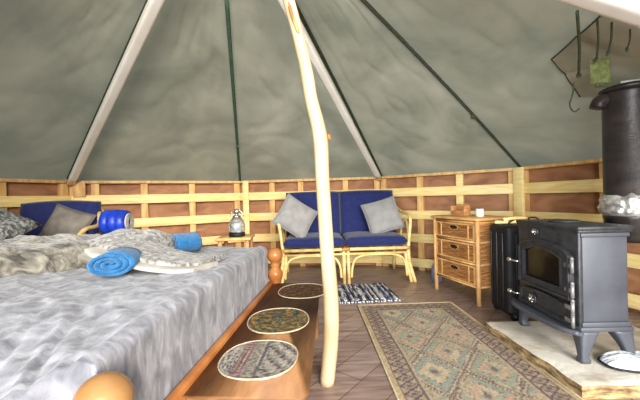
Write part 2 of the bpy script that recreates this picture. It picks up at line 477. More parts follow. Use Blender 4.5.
# seams (webbing straps) at the corners between the poles
def seam_pt(deg, q, dn=0.012):
    p = vert(deg, HW + 0.012, CR) * (1 - q) + APEX * q
    return p + Vector((0, 0, BULGE.get(deg, 0) * 1.06 * math.sin(PI * q) - dn))
def seam(deg, q0, q1, w, mt):
    P = []
    for k in range(30):
        q = q0 + (q1 - q0) * k / 29
        P.append(seam_pt(deg, q))
    mb = MB(); mb.tube(P, w / 2, 8); return mb.build('seam_strap', mt, ceiling)
seam(102.3, 0.0, 0.80, 0.026, M['strap'])
seam(37.1, 0.0, 0.93, 0.022, M['dark_strap'])
seam(66.3, 0.0, 0.93, 0.024, M['dark_strap'])
seam(137.9, 0.02, 0.93, 0.028, M['dark_strap'])
seam(174, 0.0, 0.93, 0.04, M['strap'])
seam(-3, 0.0, 0.93, 0.03, M['dark_strap'])
bk = MB()
for deg, q in ((102.3, 0.28), (37.1, 0.30), (66.3, 0.36)):
    v = seam_pt(deg, q, 0)
    b_ = MB(); b_.box((0, 0, 0), (0.03, 0.02, 0.03), 0.005, T(v.x, v.y, v.z - 0.03) @ RZ(R(deg - 90)))
    b_.build('buckle', M['dark_strap'], ceiling)
# patch of canvas round the flue opening, with its stitched edge
A0, A1 = -3, 37.1
pt = MB()
quad = [(0.43, 0.37), (0.50, 0.245), (0.02, 0.12), (0.02, 0.44)]
def patch_pt(u, v):
    t = (quad[0][0] * (1 - u) + quad[3][0] * u) * (1 - v) + (quad[1][0] * (1 - u) + quad[2][0] * u) * v
    q = (quad[0][1] * (1 - u) + quad[3][1] * u) * (1 - v) + (quad[1][1] * (1 - u) + quad[2][1] * u) * v
    return canvas_pt(A0, A1, t, q, 0.007)
pt.grid(24, 24, patch_pt)
patch = pt.build('flue_patch', M['canvas'], ceiling)
hem = MB(); loop = [patch_pt(0, v / 12) for v in range(13)][::-1] + [patch_pt(u / 16, 0) for u in range(1, 17)]
hem.tube(loop, 0.004, 6); hem.build('hem', M['dark_strap'], patch)

# ================================================================== tent poles
def pole_board(label, deg, q1, w, h, drop=0.02):
    t = thing('tent_pole', label, 'pole', vert(deg, HW, RAD - 0.03), 0, 'white roof poles')
    a = vert(deg, HW - 0.0, RAD - 0.05); b = APEX - Vector((0, 0, 0.075))
    b = a + (b - a) * q1
    a_l = Vector((0, 0, 0)); dvec = b - a
    side = dvec.cross(Vector((0, 0, 1))).normalized()
    m_ = frame(a - Vector(t.location) - Vector((0, 0, drop)), dvec, side)
    mb = MB(); L_ = dvec.length
    n = 14
    # slightly irregular sawn spar
    def sh(u, v):
        x = L_ * v; ang = u * 2 * PI
        ca, sa = math.cos(ang), math.sin(ang)
        k = (abs(ca) ** 6 + abs(sa) ** 6) ** (-1 / 6)
        ww = w * (1 + 0.03 * noise.noise(Vector((x * 3, deg, 0)))); 
        return m_ @ Vector((x, k * ca * ww / 2, k * sa * h / 2 + 0.004 * noise.noise(Vector((x * 2, 0, deg)))))
    mb.grid(24, 30, sh, closed_u=True)
    mb.f += [tuple(range(23, -1, -1)), tuple(29 * 24 + j for j in range(24))]; mb.sm += [False, False]
    mb.build('spar', M['white_timber'], t)
    cap = MB(); 
    cap.box((0.0, 0, -0.0), (0.035, w * 1.08, h * 1.05), 0.004, m_)
    cap.build('foot_bracket', M['pine_old'], t)
    return t
pole_board('long white roof pole rising from the left end of the back wall', 137.9, 0.985, 0.064, 0.05)
pole_board('white roof pole above the sofa, running up behind the crooked centre post', 66.3, 0.985, 0.055, 0.05)
pole_board('thick white roof pole crossing the top right corner above the flue', -4.2, 0.985, 0.085, 0.05)

# crooked centre post
cp = thing('centre_post', 'crooked peeled log post standing between bench and patterned rug', 'post', (0.01, 1.5, 0))
raw = [(0.0, 0.0, 0.0), (0.022, 0, 0.2), (0.028, 0, 0.38), (0.016, 0, 0.61), (0.004, 0, 0.93), (-0.002, 0, 1.12), (-0.038, 0, 1.30), (-0.066, 0, 1.48), (-0.13, 0, 1.75), (-0.19, -0.01, 1.95), (-0.26, -0.02, 2.09)]
rr = [0.036, 0.038, 0.037, 0.035, 0.034, 0.036, 0.031, 0.030, 0.029, 0.029, 0.028]
pp = smooth_path(raw, 8); rads = []
for i in range(len(pp)):
    f = i / 8; k = min(int(f), len(rr) - 2); g = f - k
    rads.append(0.93 * (rr[k] * (1 - g) + rr[k + 1] * g) * (1 + 0.05 * noise.noise(Vector((0, 0, pp[i].z * 9)))))
mb = MB(); mb.tube(pp, rads, 18); 
mb.build('trunk', M['log'], cp)
mb = MB(); mb.tube(smooth_path([(-0.085, -0.026, 1.58), (-0.112, -0.029, 1.66), (-0.126, -0.028, 1.72)], 6), [0.003] + [0.008] * 10 + [0.004] * 2, 8)
mb.build('split_scar', M['split'], cp)
mb = MB(); mb.lathe([(0.001, 0), (0.014, 0.001), (0.017, 0.006), (0.010, 0.012), (0.001, 0.014)], 12, T(0.033, 0, 1.12) @ RY(R(80)))
mb.build('knot', M['split'], cp)
mb = MB(); mb.tube(smooth_path([(-0.12, 0.0, 1.70), (-0.17, 0.01, 1.83), (-0.24, 0.03, 1.98)], 6), [0.018] * 13, 12)
mb.build('branch', M['log'], cp)

# ================================================================== bed
BED_RZ = R(-4.2)
bed = thing('bed', 'low orange wooden bed with turned ball posts filling the left side', 'bed', (-0.428, 0.62, 0), BED_RZ)
BL, BWd = 2.05, 1.545
def turned_post(x, y):
    mb = MB()
    prof = [(0.030, 0.004), (0.036, 0.02), (0.036, 0.16), (0.03, 0.175), (0.036, 0.19), (0.036, 0.29), (0.044, 0.305), (0.050, 0.325), (0.044, 0.345), (0.030, 0.36),
            (0.027, 0.37), (0.034, 0.378), (0.026, 0.388)]
    for k in range(1, 13):
        a = -PI / 2 + 0.42 + (PI - 0.42) * k / 12
        prof.append((max(0.0008, 0.051 * math.cos(a)), 0.437 + 0.046 * math.sin(a)))
    mb.lathe(prof, 28, T(x, y, -0.004) @ Matrix.Scale(1.10, 4, (0, 0, 1))); o = mb.build('bed_post', M['knob_wood'] if y < 0.5 else M['orange_wood'], bed)
    return o
turned_post(0.010, 0.0); turned_post(0.010, BWd); turned_post(-BL, 0.0); turned_post(-BL, BWd)
mb = MB(); mb.box((-0.010, BWd / 2, 0.240), (0.030, BWd - 0.05, 0.16), 0.008); mb.build('foot_rail', M['orange_wood'], bed)
for y in (0.0, BWd):
    mb = MB(); mb.box((-BL / 2, y, 0.25), (BL - 0.05, 0.03, 0.15), 0.008); mb.build('side_rail', M['orange_wood'], bed)
mb = MB(); mb.box((-BL, BWd / 2, 0.5), (0.03, BWd - 0.06, 0.4), 0.01); mb.build('headboard', M['orange_wood'], bed)
mb = MB(); mb.box((-BL / 2 - 0.04, BWd / 2 + 0.08, 0.385), (BL - 0.16, BWd - 0.26, 0.22), 0.02, seg=3); 
mb.build('mattress', M['mattress'], bed)

# blanket: top sheet and hanging side, one cloth
ZT = 0.545
def sstep(a, b, x):
    t = min(1, max(0, (x - a) / (b - a))); return t * t * (3 - 2 * t)
def blanket_pt(u, v):
    # u runs from the hanging foot side to the head, v from the near hanging side to the far edge
    hang, NH = 0.242, 0.22
    s = u * (BL - 0.02 + hang) - hang
    xt = -0.050 - max(s, 0)
    ymin = 0.032 - 0.127 * sstep(0.08, 0.26, -xt)
    yr = -NH + v * (BWd + NH)
    drop = max(-yr, 0.0)
    y = ymin + max(yr, 0.0) / BWd * (BWd - 0.045 - ymin)
    # gentle sag towards the near side
    sag = 0.0
    if y < 0.42: sag = 0.085 * ((0.42 - y) / 0.52) ** 1.8 * sstep(0.06, 0.3, -xt) + 0.02 * ((0.42 - y) / 0.42) ** 2
    if s < 0:
        dpt = -s; rr_ = 0.022
        if dpt < rr_ * 1.2:
            a = dpt / (rr_ * 1.2) * PI / 2 * 0.98
            x = -0.050 + rr_ * math.sin(a); z = ZT - rr_ * (1 - math.cos(a))
        else:
            x = -0.050 + rr_ + 0.04 * (dpt - rr_); z = ZT - rr_ - (dpt - rr_ * 1.2)
        k = min(1, dpt / 0.08)
        fl_ = math.sin(y * 36 + 5 * noise.noise(Vector((y * 2.5, 0, 0))))
        x += k * (0.005 * fl_ + 0.009 * noise.noise(Vector((y * 15, dpt * 2, 1))))
        z += 0.004 * noise.noise(Vector((y * 4, 7, 0))) * k - sag * (1 - k * 0.7)
    else:
        x = xt; z = ZT - sag
        z += 0.008 * math.exp(-((s - 0.018) / 0.016) ** 2)          # rolled edge of the plush
    zz = 0.010 * noise.noise(Vector((x * 2.2, y * 2.2, 0)))
    c2 = noise.noise(Vector((x * 4.5 + y * 6, y * 2.0 - x * 2.4, 9)))
    zz += 0.009 * (1 - abs(c2)) ** 5
    zz += 0.004 * noise.noise(Vector((x * 40, y * 22, 2))) + 0.003 * noise.noise(Vector((x * 70, y * 50, 5)))
    # creases running back from the near side
    fade = 1 - sstep(0.05, 0.5, y)
    for q, (cx_, dp_, wd_) in enumerate(((0.055, 0.006, 0.010), (0.13, 0.012, 0.011), (0.25, 0.009, 0.011), (0.38, 0.013, 0.014), (0.57, 0.012, 0.02), (0.80, 0.02, 0.03), (1.15, 0.02, 0.03))):
        dd = (-x) - cx_ - 0.6 * max(0, y) - 0.012 * math.sin(y * 12 + q)
        zz -= dp_ * fade * math.exp(-(dd / wd_) ** 2)
        zz += dp_ * 0.35 * fade * math.exp(-((dd - wd_ * 2.2) / (wd_ * 1.5)) ** 2)
    if s > 0: z += zz * min(1, s / 0.08 + 0.3)
    else: z += zz * 0.3 * max(0, 1 + s / 0.05); x += 0.003 * noise.noise(Vector((y * 60, z * 30, 5)))
    if BWd - 0.045 - y < 0.03: z -= (0.03 - (BWd - 0.045 - y)) ** 2 * 14
    if drop > 0:
        r2 = 0.05; a = min(drop / r2, PI / 2)
        y = ymin - r2 * math.sin(a) * sstep(0.05, 0.15, -xt)
        z -= r2 * (1 - math.cos(a)) + max(0, drop - r2 * PI / 2)
        z = max(z, 0.25)
    return (min(x, -0.028), y, z)
mb = MB(); mb.grid(230, 190, blanket_pt)
o = mb.build('blanket', M['blanket'])
o.location = bed.location; o.rotation_euler = (0, 0, BED_RZ)
sol = o.modifiers.new('thick', 'SOLIDIFY'); sol.thickness = 0.006; sol.offset = -1
tag(o, 'silver grey plush blanket draped over the bed with folds', 'blanket')

# fur throw heaped across the bed
def heap(name, mt, path, width, height, label, cat, seed, base=ZT + 0.004, nu=120, nv=44, rough=0.02, tone=None):
    P = smooth_path(path, 10); Lp = len(P)
    org = Vector(P[0])
    def fn(u, v):
        f = u * (Lp - 1); k = min(int(f), Lp - 2); g = f - k
        c = P[k] * (1 - g) + P[k + 1] * g
        tn = (P[k + 1] - P[k]).normalized(); sd = Vector((-tn.y, tn.x, 0)).normalized()
        env = min(1, (u / 0.10)) ** 0.5 * min(1, (1 - u) / 0.10) ** 0.5
        env = max(env, 0.02)
        w = width(u) * (0.25 + 0.75 * env); h = height(u) * env
        a = PI * v
        x = -math.cos(a); zz = math.sin(a) ** 0.75
        q = c + sd * x * w
        n1 = noise.noise(Vector((q.x * 7 + seed, q.y * 7, 0))); n2 = noise.noise(Vector((q.x * 28 + seed, q.y * 28, zz * 6)))
        n3 = (1 - abs(noise.noise(Vector((q.x * 4 + q.y * 8 + seed, zz * 3, 3))))) ** 4
        z = base + zz * (h + rough * n1 * 1.4 + rough * 0.5 * n2 + rough * 0.9 * n3)
        q = q + sd * x * rough * 1.2 * n1
        return (q.x - org.x, q.y - org.y, z - base)
    mb = MB(); mb.grid(nu, nv, fn)
    bot = [mb.v[i].copy() for i in range(nu)]
    cols = None
    if tone: cols = [tone(p) for p in mb.v]
    mb.f.append(tuple(list(range(nu)) + [(nv - 1) * nu + i for i in range(nu - 1, -1, -1)])); mb.sm.append(False)
    o = mb.build(name, mt, colors=cols)
    o.location = (org.x, org.y, base)
    return tag(o, label, cat)
def tone_fur(p):
    n = noise.noise(Vector((p.x * 4, p.y * 9, p.z * 9)))
    k = 0.82 + 0.40 * n
    return (min(1, k), min(1, k * 0.99), min(1, k * 0.96), 1)
heap('fur_throw', M['fur'], [(-2.15, 1.52, 0), (-1.75, 1.50, 0), (-1.35, 1.60, 0), (-1.02, 1.74, 0), (-0.80, 1.86, 0)],
     lambda u: 0.24 - 0.08 * u, lambda u: 0.085 + 0.05 * math.sin(PI * min(1, u * 1.15)), 'shaggy beige and grey fur throw heaped in a ridge across the bed', 'throw', 3, tone=tone_fur)

# folded fur blanket / cushions at the throw's right end
ft = thing('fur_cushion', 'mottled grey fur cushion lying beside the rear blue towel on the bed', 'cushion', (-0.99, 1.68, ZT + 0.07), R(-12))
mb = MB(); mb.cushion(0.40, 0.34, 0.18, RX(R(8)), seed=3, wr=0.02, pinch=0.03); mb.build('cover', M['mottled_fur'], ft)
fb = thing('folded_blanket', 'folded blanket with cream edge just behind the front blue towel', 'blanket', (-0.80, 1.46, ZT + 0.012), R(0))
def ribbon(pts, w, th, mt, name, parent, wdir):
    P = smooth_path(pts, 8); mb = MB(); wd = Vector(wdir)
    def fn(u, v):
        k = min(int(v * (len(P) - 1) + 0.5), len(P) - 1); a = u * 2 * PI
        ca, sa = math.cos(a), math.sin(a)
        kk = (abs(ca) ** 5 + abs(sa) ** 5) ** (-0.2)
        return P[k] + wd * (kk * ca * w / 2) + Vector((0, 0, kk * sa * th / 2 + 0.002 * noise.noise(P[k] * 30 + Vector((ca, sa, 0)))))
    mb.grid(24, len(P), fn, closed_u=True)
    mb.f += [tuple(range(23, -1, -1)), tuple((len(P) - 1) * 24 + j for j in range(24))]; mb.sm += [False, False]
    return mb.build(name, mt, parent)
ribbon([(-0.15, 0.10, 0.105), (-0.05, 0.07, 0.088), (0.06, 0.04, 0.05), (0.20, 0.04, 0.020), (0.30, 0.07, 0.016)], 0.24, 0.028, M['mottled_fur'], 'fur_layer', fb, (0.25, 0.97, 0))
ribbon([(-0.17, 0.00, 0.095), (-0.13, -0.02, 0.075), (-0.05, -0.03, 0.058), (0.06, -0.05, 0.028), (0.20, -0.05, 0.006), (0.30, -0.03, 0.004)], 0.16, 0.022, M['cream'], 'cream_backing', fb, (0.35, 0.93, 0))

# leopard pillow
lp = thing('patterned_pillow', 'dark and white speckled fur pillow at the left end of the bed', 'pillow', (-2.16, 1.88, ZT + 0.22), R(6))
mb = MB(); mb.cushion(0.74, 0.50, 0.20, RY(R(20)) @ RX(R(20)) , seed=9, wr=0.02, pinch=0.02); mb.build('cover', M['leopard'], lp)

# rolled towels
def towel(name, loc, rz, w, h, L_, label, turns=3.2):
    t = thing(name, label, 'towel', loc, rz, 'rolled blue towels on the bed')
    mb = MB(); n = 110; th = 0.0052 * (w / 0.17) * (3.2 / turns)
    prof = []
    for k in range(n):
        f = k / (n - 1); a = f * turns * 2 * PI + 0.4; r = 0.012 + f * 0.5 * w * 0.86
        prof.append((a, r))
    # solid spiral band with a gap, elliptical
    vs = []; fs = []; sy = h / w; ns = 7
    for j in range(ns):
        yy = -L_ / 2 + L_ * j / (ns - 1)
        for a, r in prof:
            for dr in (-th * 1.6, th * 1.6):
                r2 = r + dr + 0.0015 * noise.noise(Vector((a * 2, yy * 20, 0)))
                endsoft = 0.0
                vs.append((r2 * math.cos(a), yy + 0.006 * noise.noise(Vector((math.cos(a) * 3, math.sin(a) * 3, yy))), r2 * math.sin(a) * sy + h / 2))
    st = 2 * n
    for j in range(ns - 1):
        for k in range(n - 1):
            b0 = j * st + 2 * k; b1 = b0 + st
            fs.append((b0 + 1, b0 + 3, b1 + 3, b1 + 1)); fs.append((b0, b1, b1 + 2, b0 + 2))
    for j in (0, ns - 1):
        for k in range(n - 1):
            b0 = j * st + 2 * k; fs.append((b0, b0 + 2, b0 + 3, b0 + 1))
    for k in (0, n - 1):
        for j in range(ns - 1):
            b0 = j * st + 2 * k; fs.append((b0, b0 + 1, b0 + 1 + st, b0 + st))
    mb.add(vs, fs, True); mb.build('terry_roll', M['towel'], t)
    # darker core seen between the turns
    mb = MB(); mb.grid(30, 2, lambda u, v: (math.cos(u * 2 * PI) * w * 0.44, (-0.5 + v) * (L_ - 0.03), math.sin(u * 2 * PI) * w * 0.44 * sy + h / 2), closed_u=True)
    mb.f += [tuple(range(29, -1, -1)), tuple(30 + j for j in range(30))]; mb.sm += [False, False]
    mb.build('inner_fold', M['towel'], t)
    return t
towel('rolled_towel', (-0.85, 1.36, ZT + 0.012), R(12), 0.178, 0.098, 0.13, 'large rolled blue towel showing its spiral end, nearest on the bed')
towel('rolled_towel', (-0.745, 1.80, ZT + 0.022), R(-42), 0.13, 0.10, 0.13, 'smaller folded blue towel at the bed back edge, left of the lantern', 2.2)

# sleeping bag roll
sb = thing('sleeping_bag', 'shiny royal blue rolled sleeping bag beside the taupe cushion behind the bed', 'sleeping bag', (-1.31, 2.12, ZT + 0.10), R(4))
sb.scale = (0.60, 0.74, 0.72)
mb = MB()
prof = [(0.02, -0.13), (0.085, -0.128), (0.105, -0.115), (0.112, -0.08), (0.108, -0.05), (0.104, -0.045), (0.112, -0.03), (0.116, 0.0), (0.112, 0.03), (0.104, 0.045), (0.108, 0.05), (0.11, 0.08), (0.10, 0.115), (0.082, 0.128), (0.02, 0.13)]
mb.lathe(prof, 30, T(0, 0, 0.11) @ RY(R(90))); mb.build('nylon_roll', M['blue_nylon'], sb)
mb = MB()
for r in (0.03, 0.05, 0.07): mb.tube([(0.13, math.cos(a) * r, 0.11 + math.sin(a) * r) for a in [2 * PI * k / 20 for k in range(20)]], 0.010, 6, True)
mb.build('cream_lining', M['cream'], sb)

# bedside table and lantern
bt = thing('bedside_table', 'small pale wooden table mostly hidden behind the bed', 'table', (-0.66, 2.56, 0), R(4))
mb = MB(); mb.box((0, 0, 0.555), (0.26, 0.26, 0.022), 0.008); mb.build('table_top', M['pine_old'], bt)
for sx in (-1, 1):
    for sy in (-1, 1):
        mb = MB(); mb.box((sx * 0.10, sy * 0.10, 0.272), (0.03, 0.03, 0.543), 0.004); mb.build('leg', M['box_wood'], bt)
lt = thing('lantern', 'clear glass bell lantern with round metal top behind the bed', 'lantern', (-0.64, 2.52, 0.569))
mb = MB(); mb.lathe([(0.001, 0), (0.055, 0.0), (0.062, 0.006), (0.06, 0.028), (0.05, 0.034), (0.001, 0.034)], 26); mb.build('base', M['black'], lt)
mb = MB(); mb.lathe([(0.055, 0.034), (0.062, 0.05), (0.060, 0.09), (0.048, 0.125), (0.030, 0.145), (0.024, 0.15)], 26); mb.build('glass_shade', M['glass'], lt)
mb = MB(); mb.lathe([(0.03, 0.145), (0.032, 0.155), (0.018, 0.163), (0.012, 0.168), (0.022, 0.178), (0.026, 0.19), (0.02, 0.205), (0.001, 0.212)], 22); mb.build('metal_cap', M['chrome'], lt)
mb = MB(); mb.tube([(0.05 * math.cos(a), 0, 0.15 + 0.055 * math.sin(a)) for a in [PI * k / 14 for k in range(15)]], 0.003, 6); mb.build('handle', M['chrome'], lt)
mb = MB(); mb.lathe([(0.001, 0.034), (0.026, 0.034), (0.026, 0.10), (0.001, 0.102)], 18); mb.build('candle', M['wax'], lt)

# ================================================================== bench with mats
BR = R(-3.4)
bench = thing('bench', 'low worn wooden bench along the foot of the bed', 'bench', (-0.203, 1.515, 0), BR)
bw, bl = 0.325, 1.19
def bench_top(mb):
    m_ = 18
    # plank with rounded corners and worn edge
    pts = []
    for (cx_, cy_, a0) in ((bw / 2 - 0.06, bl / 2 - 0.06, 0), (-bw / 2 + 0.02, bl / 2 - 0.02, 90), (-bw / 2 + 0.02, -bl / 2 + 0.02, 180), (bw / 2 - 0.03, -bl / 2 + 0.03, 270)):
        rr_ = 0.06 if a0 == 0 else (0.03 if a0 == 270 else 0.02)
        for k in range(7): a = R(a0 + 90 * k / 6); pts.append((cx_ + rr_ * math.cos(a), cy_ + rr_ * math.sin(a)))
    n = len(pts); vs = []; fs = []
    lev = [(0.0, 0.245), (-0.0, 0.250), (0.004, 0.262), (0.004, 0.280), (0.0, 0.292), (-0.006, 0.298), (-0.016, 0.301)]
    for off, z in lev:
        for x, y in pts:
            x = x * (0.95 - 0.107 * y / bl * 2) + 0.007; vs.append((x + math.copysign(off, x), y + math.copysign(off, y), z))
    for i in range(len(lev) - 1):
        for j in range(n): j2 = (j + 1) % n; fs.append((i * n + j, i * n + j2, (i + 1) * n + j2, (i + 1) * n + j))
    fs.append(tuple(range(n - 1, -1, -1))); fs.append(tuple((len(lev) - 1) * n + j for j in range(n)))
    mb.add(vs, fs, True)
mb = MB(); bench_top(mb); bto = mb.build('bench_top', M['bench'], bench)
for y in (-bl / 2 + 0.10, bl / 2 - 0.10):
    mb = MB(); mb.prism([(-bw / 2 + 0.02, 0.246), (-bw / 2 + 0.02, 0), (-0.06, 0), (-0.03, 0.08), (0.03, 0.08), (0.06, 0), (bw / 2 - 0.02, 0), (bw / 2 - 0.02, 0.246)], y - 0.018, y + 0.018, 'y')
    mb.build('leg', M['bench'], bench)
for x in (-bw / 2 + 0.03, bw / 2 - 0.03):
    mb = MB(); mb.box((x, 0, 0.215), (0.02, bl - 0.18, 0.06), 0.004); mb.build('apron', M['bench'], bench)

def place_mat(loc, rz, a, b, label, colour):
    t = thing('place_mat', label, 'mat', loc, rz, 'oval mats on the bench')
    mb = MB(); n = 60; rings = 34
    vs = []; fs = []
    for i in range(rings + 1):
        f = i / rings
        for j in range(n):
            an = 2 * PI * j / n; k = (abs(math.cos(an)) ** 2.3 + abs(math.sin(an)) ** 2.3) ** (-1 / 2.3)
            vs.append((a * f * k * math.cos(an), b * f * k * math.sin(an), 0.005))
    for i in range(rings):
        for j in range(n): j2 = (j + 1) % n; fs.append((i * n + j, i * n + j2, (i + 1) * n + j2, (i + 1) * n + j))
    mb.add(vs, fs, False)
    # underside
    base_i = len(mb.v)
    mb.add([(x * 0.999, y * 0.999, 0.0) for x, y, z in vs[-n:]], [tuple(range(n - 1, -1, -1))], False)
    for j in range(n): j2 = (j + 1) % n; mb.f.append((rings * n + j, rings * n + j2, base_i + j2, base_i + j)); mb.sm.append(False)
    cols = [srgb(colour(p.x / a, p.y / b)) for p in mb.v]
    mb.build('woven_disc', M['braid'], t, colors=cols)
    rim = MB(); rim.tube([(vs[rings * n + j][0], vs[rings * n + j][1], 0.005) for j in range(n)], 0.0028, 7, True)
    rim.build('edge_binding', M['cream_edge'], t)
def c_stripes(x, y):
    if x < -0.55: return (104, 104, 112) if noise.noise(Vector((x * 14, y * 14, 0))) > 0.1 else (196, 186, 170)
    if x < -0.22: return [(140, 104, 108), (176, 150, 140), (128, 92, 98), (186, 168, 150)][int((x + 1) * 18) % 4]
    if x < 0.0: return (176, 164, 146) if noise.noise(Vector((x * 20, y * 10, 2))) > -0.1 else (124, 128, 124)
    if x < 0.2: return [(92, 116, 112), (182, 174, 156), (120, 92, 104)][int((x + 1) * 22) % 3]
    return [(188, 176, 160), (120, 100, 108), (150, 150, 134), (196, 186, 170)][(int((x + 3) * 9) + int((y + 3) * 7)) % 4]
def c_leaf(x, y):
    n = noise.noise(Vector((x * 4.2, y * 7, 5))); m_ = noise.noise(Vector((x * 10, y * 14, 9)))
    if n + 0.3 * y > 0.12: return (78, 82, 72) if m_ > -0.1 else (128, 118, 92)
    if n < -0.15: return (178, 146, 86) if m_ > 0 else (146, 96, 62)
    return (142, 128, 92) if m_ > 0 else (84, 90, 66)
def c_brown(x, y):
    n = noise.noise(Vector((x * 5, y * 9, 12)))
    return (112, 84, 62) if n > 0.05 else ((84, 62, 48) if n > -0.2 else (140, 110, 80))
place_mat((-0.222, 1.125, 0.302), BR, 0.130, 0.135, 'pale striped oval woven mat, nearest on the bench', c_stripes)
place_mat((-0.200, 1.475, 0.302), BR + R(10), 0.135, 0.150, 'dark green leafy oval woven mat in the middle of the bench', c_leaf)
place_mat((-0.115, 1.93, 0.302), BR, 0.14, 0.15, 'brown oval woven mat, farthest on the bench by the sofa', c_brown)

# ================================================================== cane sofa and chair
def cane_seat(name, label, cat, loc, rz, wd, front_pairs, cushions, back_h=0.885, wing=True, deep=0.56):
    t = thing(name, label, cat, loc, rz)
    hw = wd / 2; dp = deep; sh = 0.335
    def tb(nm, pts, r=0.015, sm=True, closed=False, mt='cane'):
        mb = MB(); mb.tube(smooth_path(pts, 8) if sm else pts, r, 10, closed); return mb.build(nm, M[mt], t)
    # seat frame rails
    mb = MB(); mb.tube([(-hw, 0, sh), (hw, 0, sh)], 0.017, 10); mb.tube([(-hw, dp, sh), (hw, dp, sh)], 0.015, 10)
    mb.tube([(-hw, 0, sh), (-hw, dp, sh)], 0.015, 10); mb.tube([(hw, 0, sh), (hw, dp, sh)], 0.015, 10)
    mb.tube([(-hw, -0.004, sh - 0.045), (hw, -0.004, sh - 0.045)], 0.012, 10)
    for k in range(9): x = -hw + wd * (k + 0.5) / 9; mb.tube([(x, 0, sh), (x, dp, sh - 0.02)], 0.008, 6)
    mb.build('seat_frame', M['cane'], t)
    # legs
    spl = 0.055
    for s in (-1, 1):
        tb('front_leg', [(s * hw, 0, sh + 0.01), (s * (hw + 0.005), -0.01, sh * 0.6), (s * (hw + spl), -0.02, 0.0)], 0.017)
        tb('front_leg', [(s * (hw - 0.03), 0, sh - 0.05), (s * (hw - 0.022), -0.01, sh * 0.55), (s * (hw + spl - 0.035), -0.02, 0.0)], 0.015)
        tb('rear_leg', [(s * hw, dp, sh), (s * hw, dp + 0.03, 0.0)], 0.017, False)
    for fx in front_pairs:
        for dx in (-0.022, 0.022):
            tb('front_leg', [(fx + dx, 0, sh), (fx + dx, -0.012, 0.0)], 0.017, False)
        tb('rear_leg', [(fx, dp, sh), (fx, dp + 0.02, 0)], 0.016, False)
    # arched braces under the front rail
    xs = [-hw + 0.0] + list(front_pairs) + [hw]
    for a, b in zip(xs[:-1], xs[1:]):
        i0 = a + (0.05 if a in front_pairs else 0.02); i1 = b - (0.05 if b in front_pairs else 0.02)
        tb('brace', [(i0, -0.008, 0.06), (i0 + 0.012, -0.008, 0.17), (i0 + 0.05, -0.008, 0.245), (i0 + 0.14, -0.008, 0.275), ((i0 + i1) / 2, -0.008, 0.28),
                     (i1 - 0.14, -0.008, 0.275), (i1 - 0.05, -0.008, 0.245), (i1 - 0.012, -0.008, 0.17), (i1, -0.008, 0.06)], 0.011)
    # arms: hooped cane from front leg up over and back to the backrest
    for s in (-1, 1):
        tb('arm', [(s * hw, 0.0, sh), (s * (hw + 0.015), 0.0, 0.48), (s * (hw + 0.035), 0.03, 0.60), (s * (hw + 0.045), 0.12, 0.655), (s * (hw + 0.035), 0.32, 0.67), (s * (hw + 0.0), dp - 0.03, 0.74), (s * (hw - 0.06), dp + 0.08, 0.86)], 0.016)
        tb('arm_hoop', [(s * hw, 0.06, sh), (s * (hw + 0.02), 0.07, 0.50), (s * (hw + 0.03), 0.17, 0.60), (s * (hw + 0.02), 0.28, 0.52), (s * hw, 0.33, sh)], 0.011)
    # back frame
    bz = back_h - 0.02
    tb('back_frame', [(-hw, dp, sh), (-hw + 0.0, dp + 0.06, 0.6), (-hw + 0.05, dp + 0.11, bz - 0.05), (-hw + 0.14, dp + 0.12, bz), (0, dp + 0.12, bz + 0.012),
                      (hw - 0.14, dp + 0.12, bz), (hw - 0.05, dp + 0.11, bz - 0.05), (hw, dp + 0.06, 0.6), (hw, dp, sh)], 0.017)
    mb = MB()
    for k in range(7): x = -hw + 0.12 + (wd - 0.24) * k / 6; mb.tube([(x, dp, sh), (x, dp + 0.12, bz)], 0.008, 6)
    mb.build('back_spindles', M['cane'], t)
    for s in (-1, 1):
        mb = MB(); mb.tube([(s * hw, -0.001, sh - 0.018), (s * hw, -0.001, sh + 0.018)], 0.022, 10); mb.build('binding', M['cane_bind'], t)
    for fx in front_pairs:
        mb = MB(); mb.tube([(fx - 0.04, -0.006, sh), (fx + 0.04, -0.006, sh)], 0.021, 10); mb.build('binding', M['cane_bind'], t)
    # seat and back cushions
    n = cushions; cw = (wd - 0.01) / n
    for k in range(n):
        x = -wd / 2 + 0.005 + cw * (k + 0.5)
        mb = MB()
        def sc(u, v, top):
            X = (u * 2 - 1); Y = (v * 2 - 1)
            e = (1 - abs(X) ** 8) ** 0.35 * (1 - abs(Y) ** 8) ** 0.35 if abs(X) < 1 and abs(Y) < 1 else 0
            return (x + X * cw / 2, dp / 2 - 0.01 + Y * (dp / 2 + 0.02), sh + 0.068 + (1 if top else -1) * 0.05 * e + (0.012 * (1 - X * X) * (1 - Y * Y) + 0.004 * noise.noise(Vector((X * 4 + k * 9, Y * 4, 0))) if top else 0) * e)
        mb.grid(26, 26, lambda u, v: sc(u, v, True)); mb.grid(26, 26, lambda u, v: sc(u, v, False))
        bm = bmesh.new(); vv = [bm.verts.new(p) for p in mb.v]
        for f in mb.f: bm.faces.new([vv[i] for i in f])
        bmesh.ops.remove_doubles(bm, verts=bm.verts, dist=0.0005); bm.verts.index_update()
        m2 = MB(); m2.add([v.co.copy() for v in bm.verts], [[v.index for v in f.verts] for f in bm.faces], True); bm.free()
        m2.build('seat_cushion', M['blue'], t)
        # back cushion: tilted slab with rounded top
        bwid = (wd - 0.0) / n; xb = -(wd - 0.0) / 2 + bwid * (k + 0.5)
        mb = MB(); hgt = back_h - 0.41
        mm_ = T(xb, dp - 0.03, 0.41 + hgt / 2) @ RX(R(90 - 11))
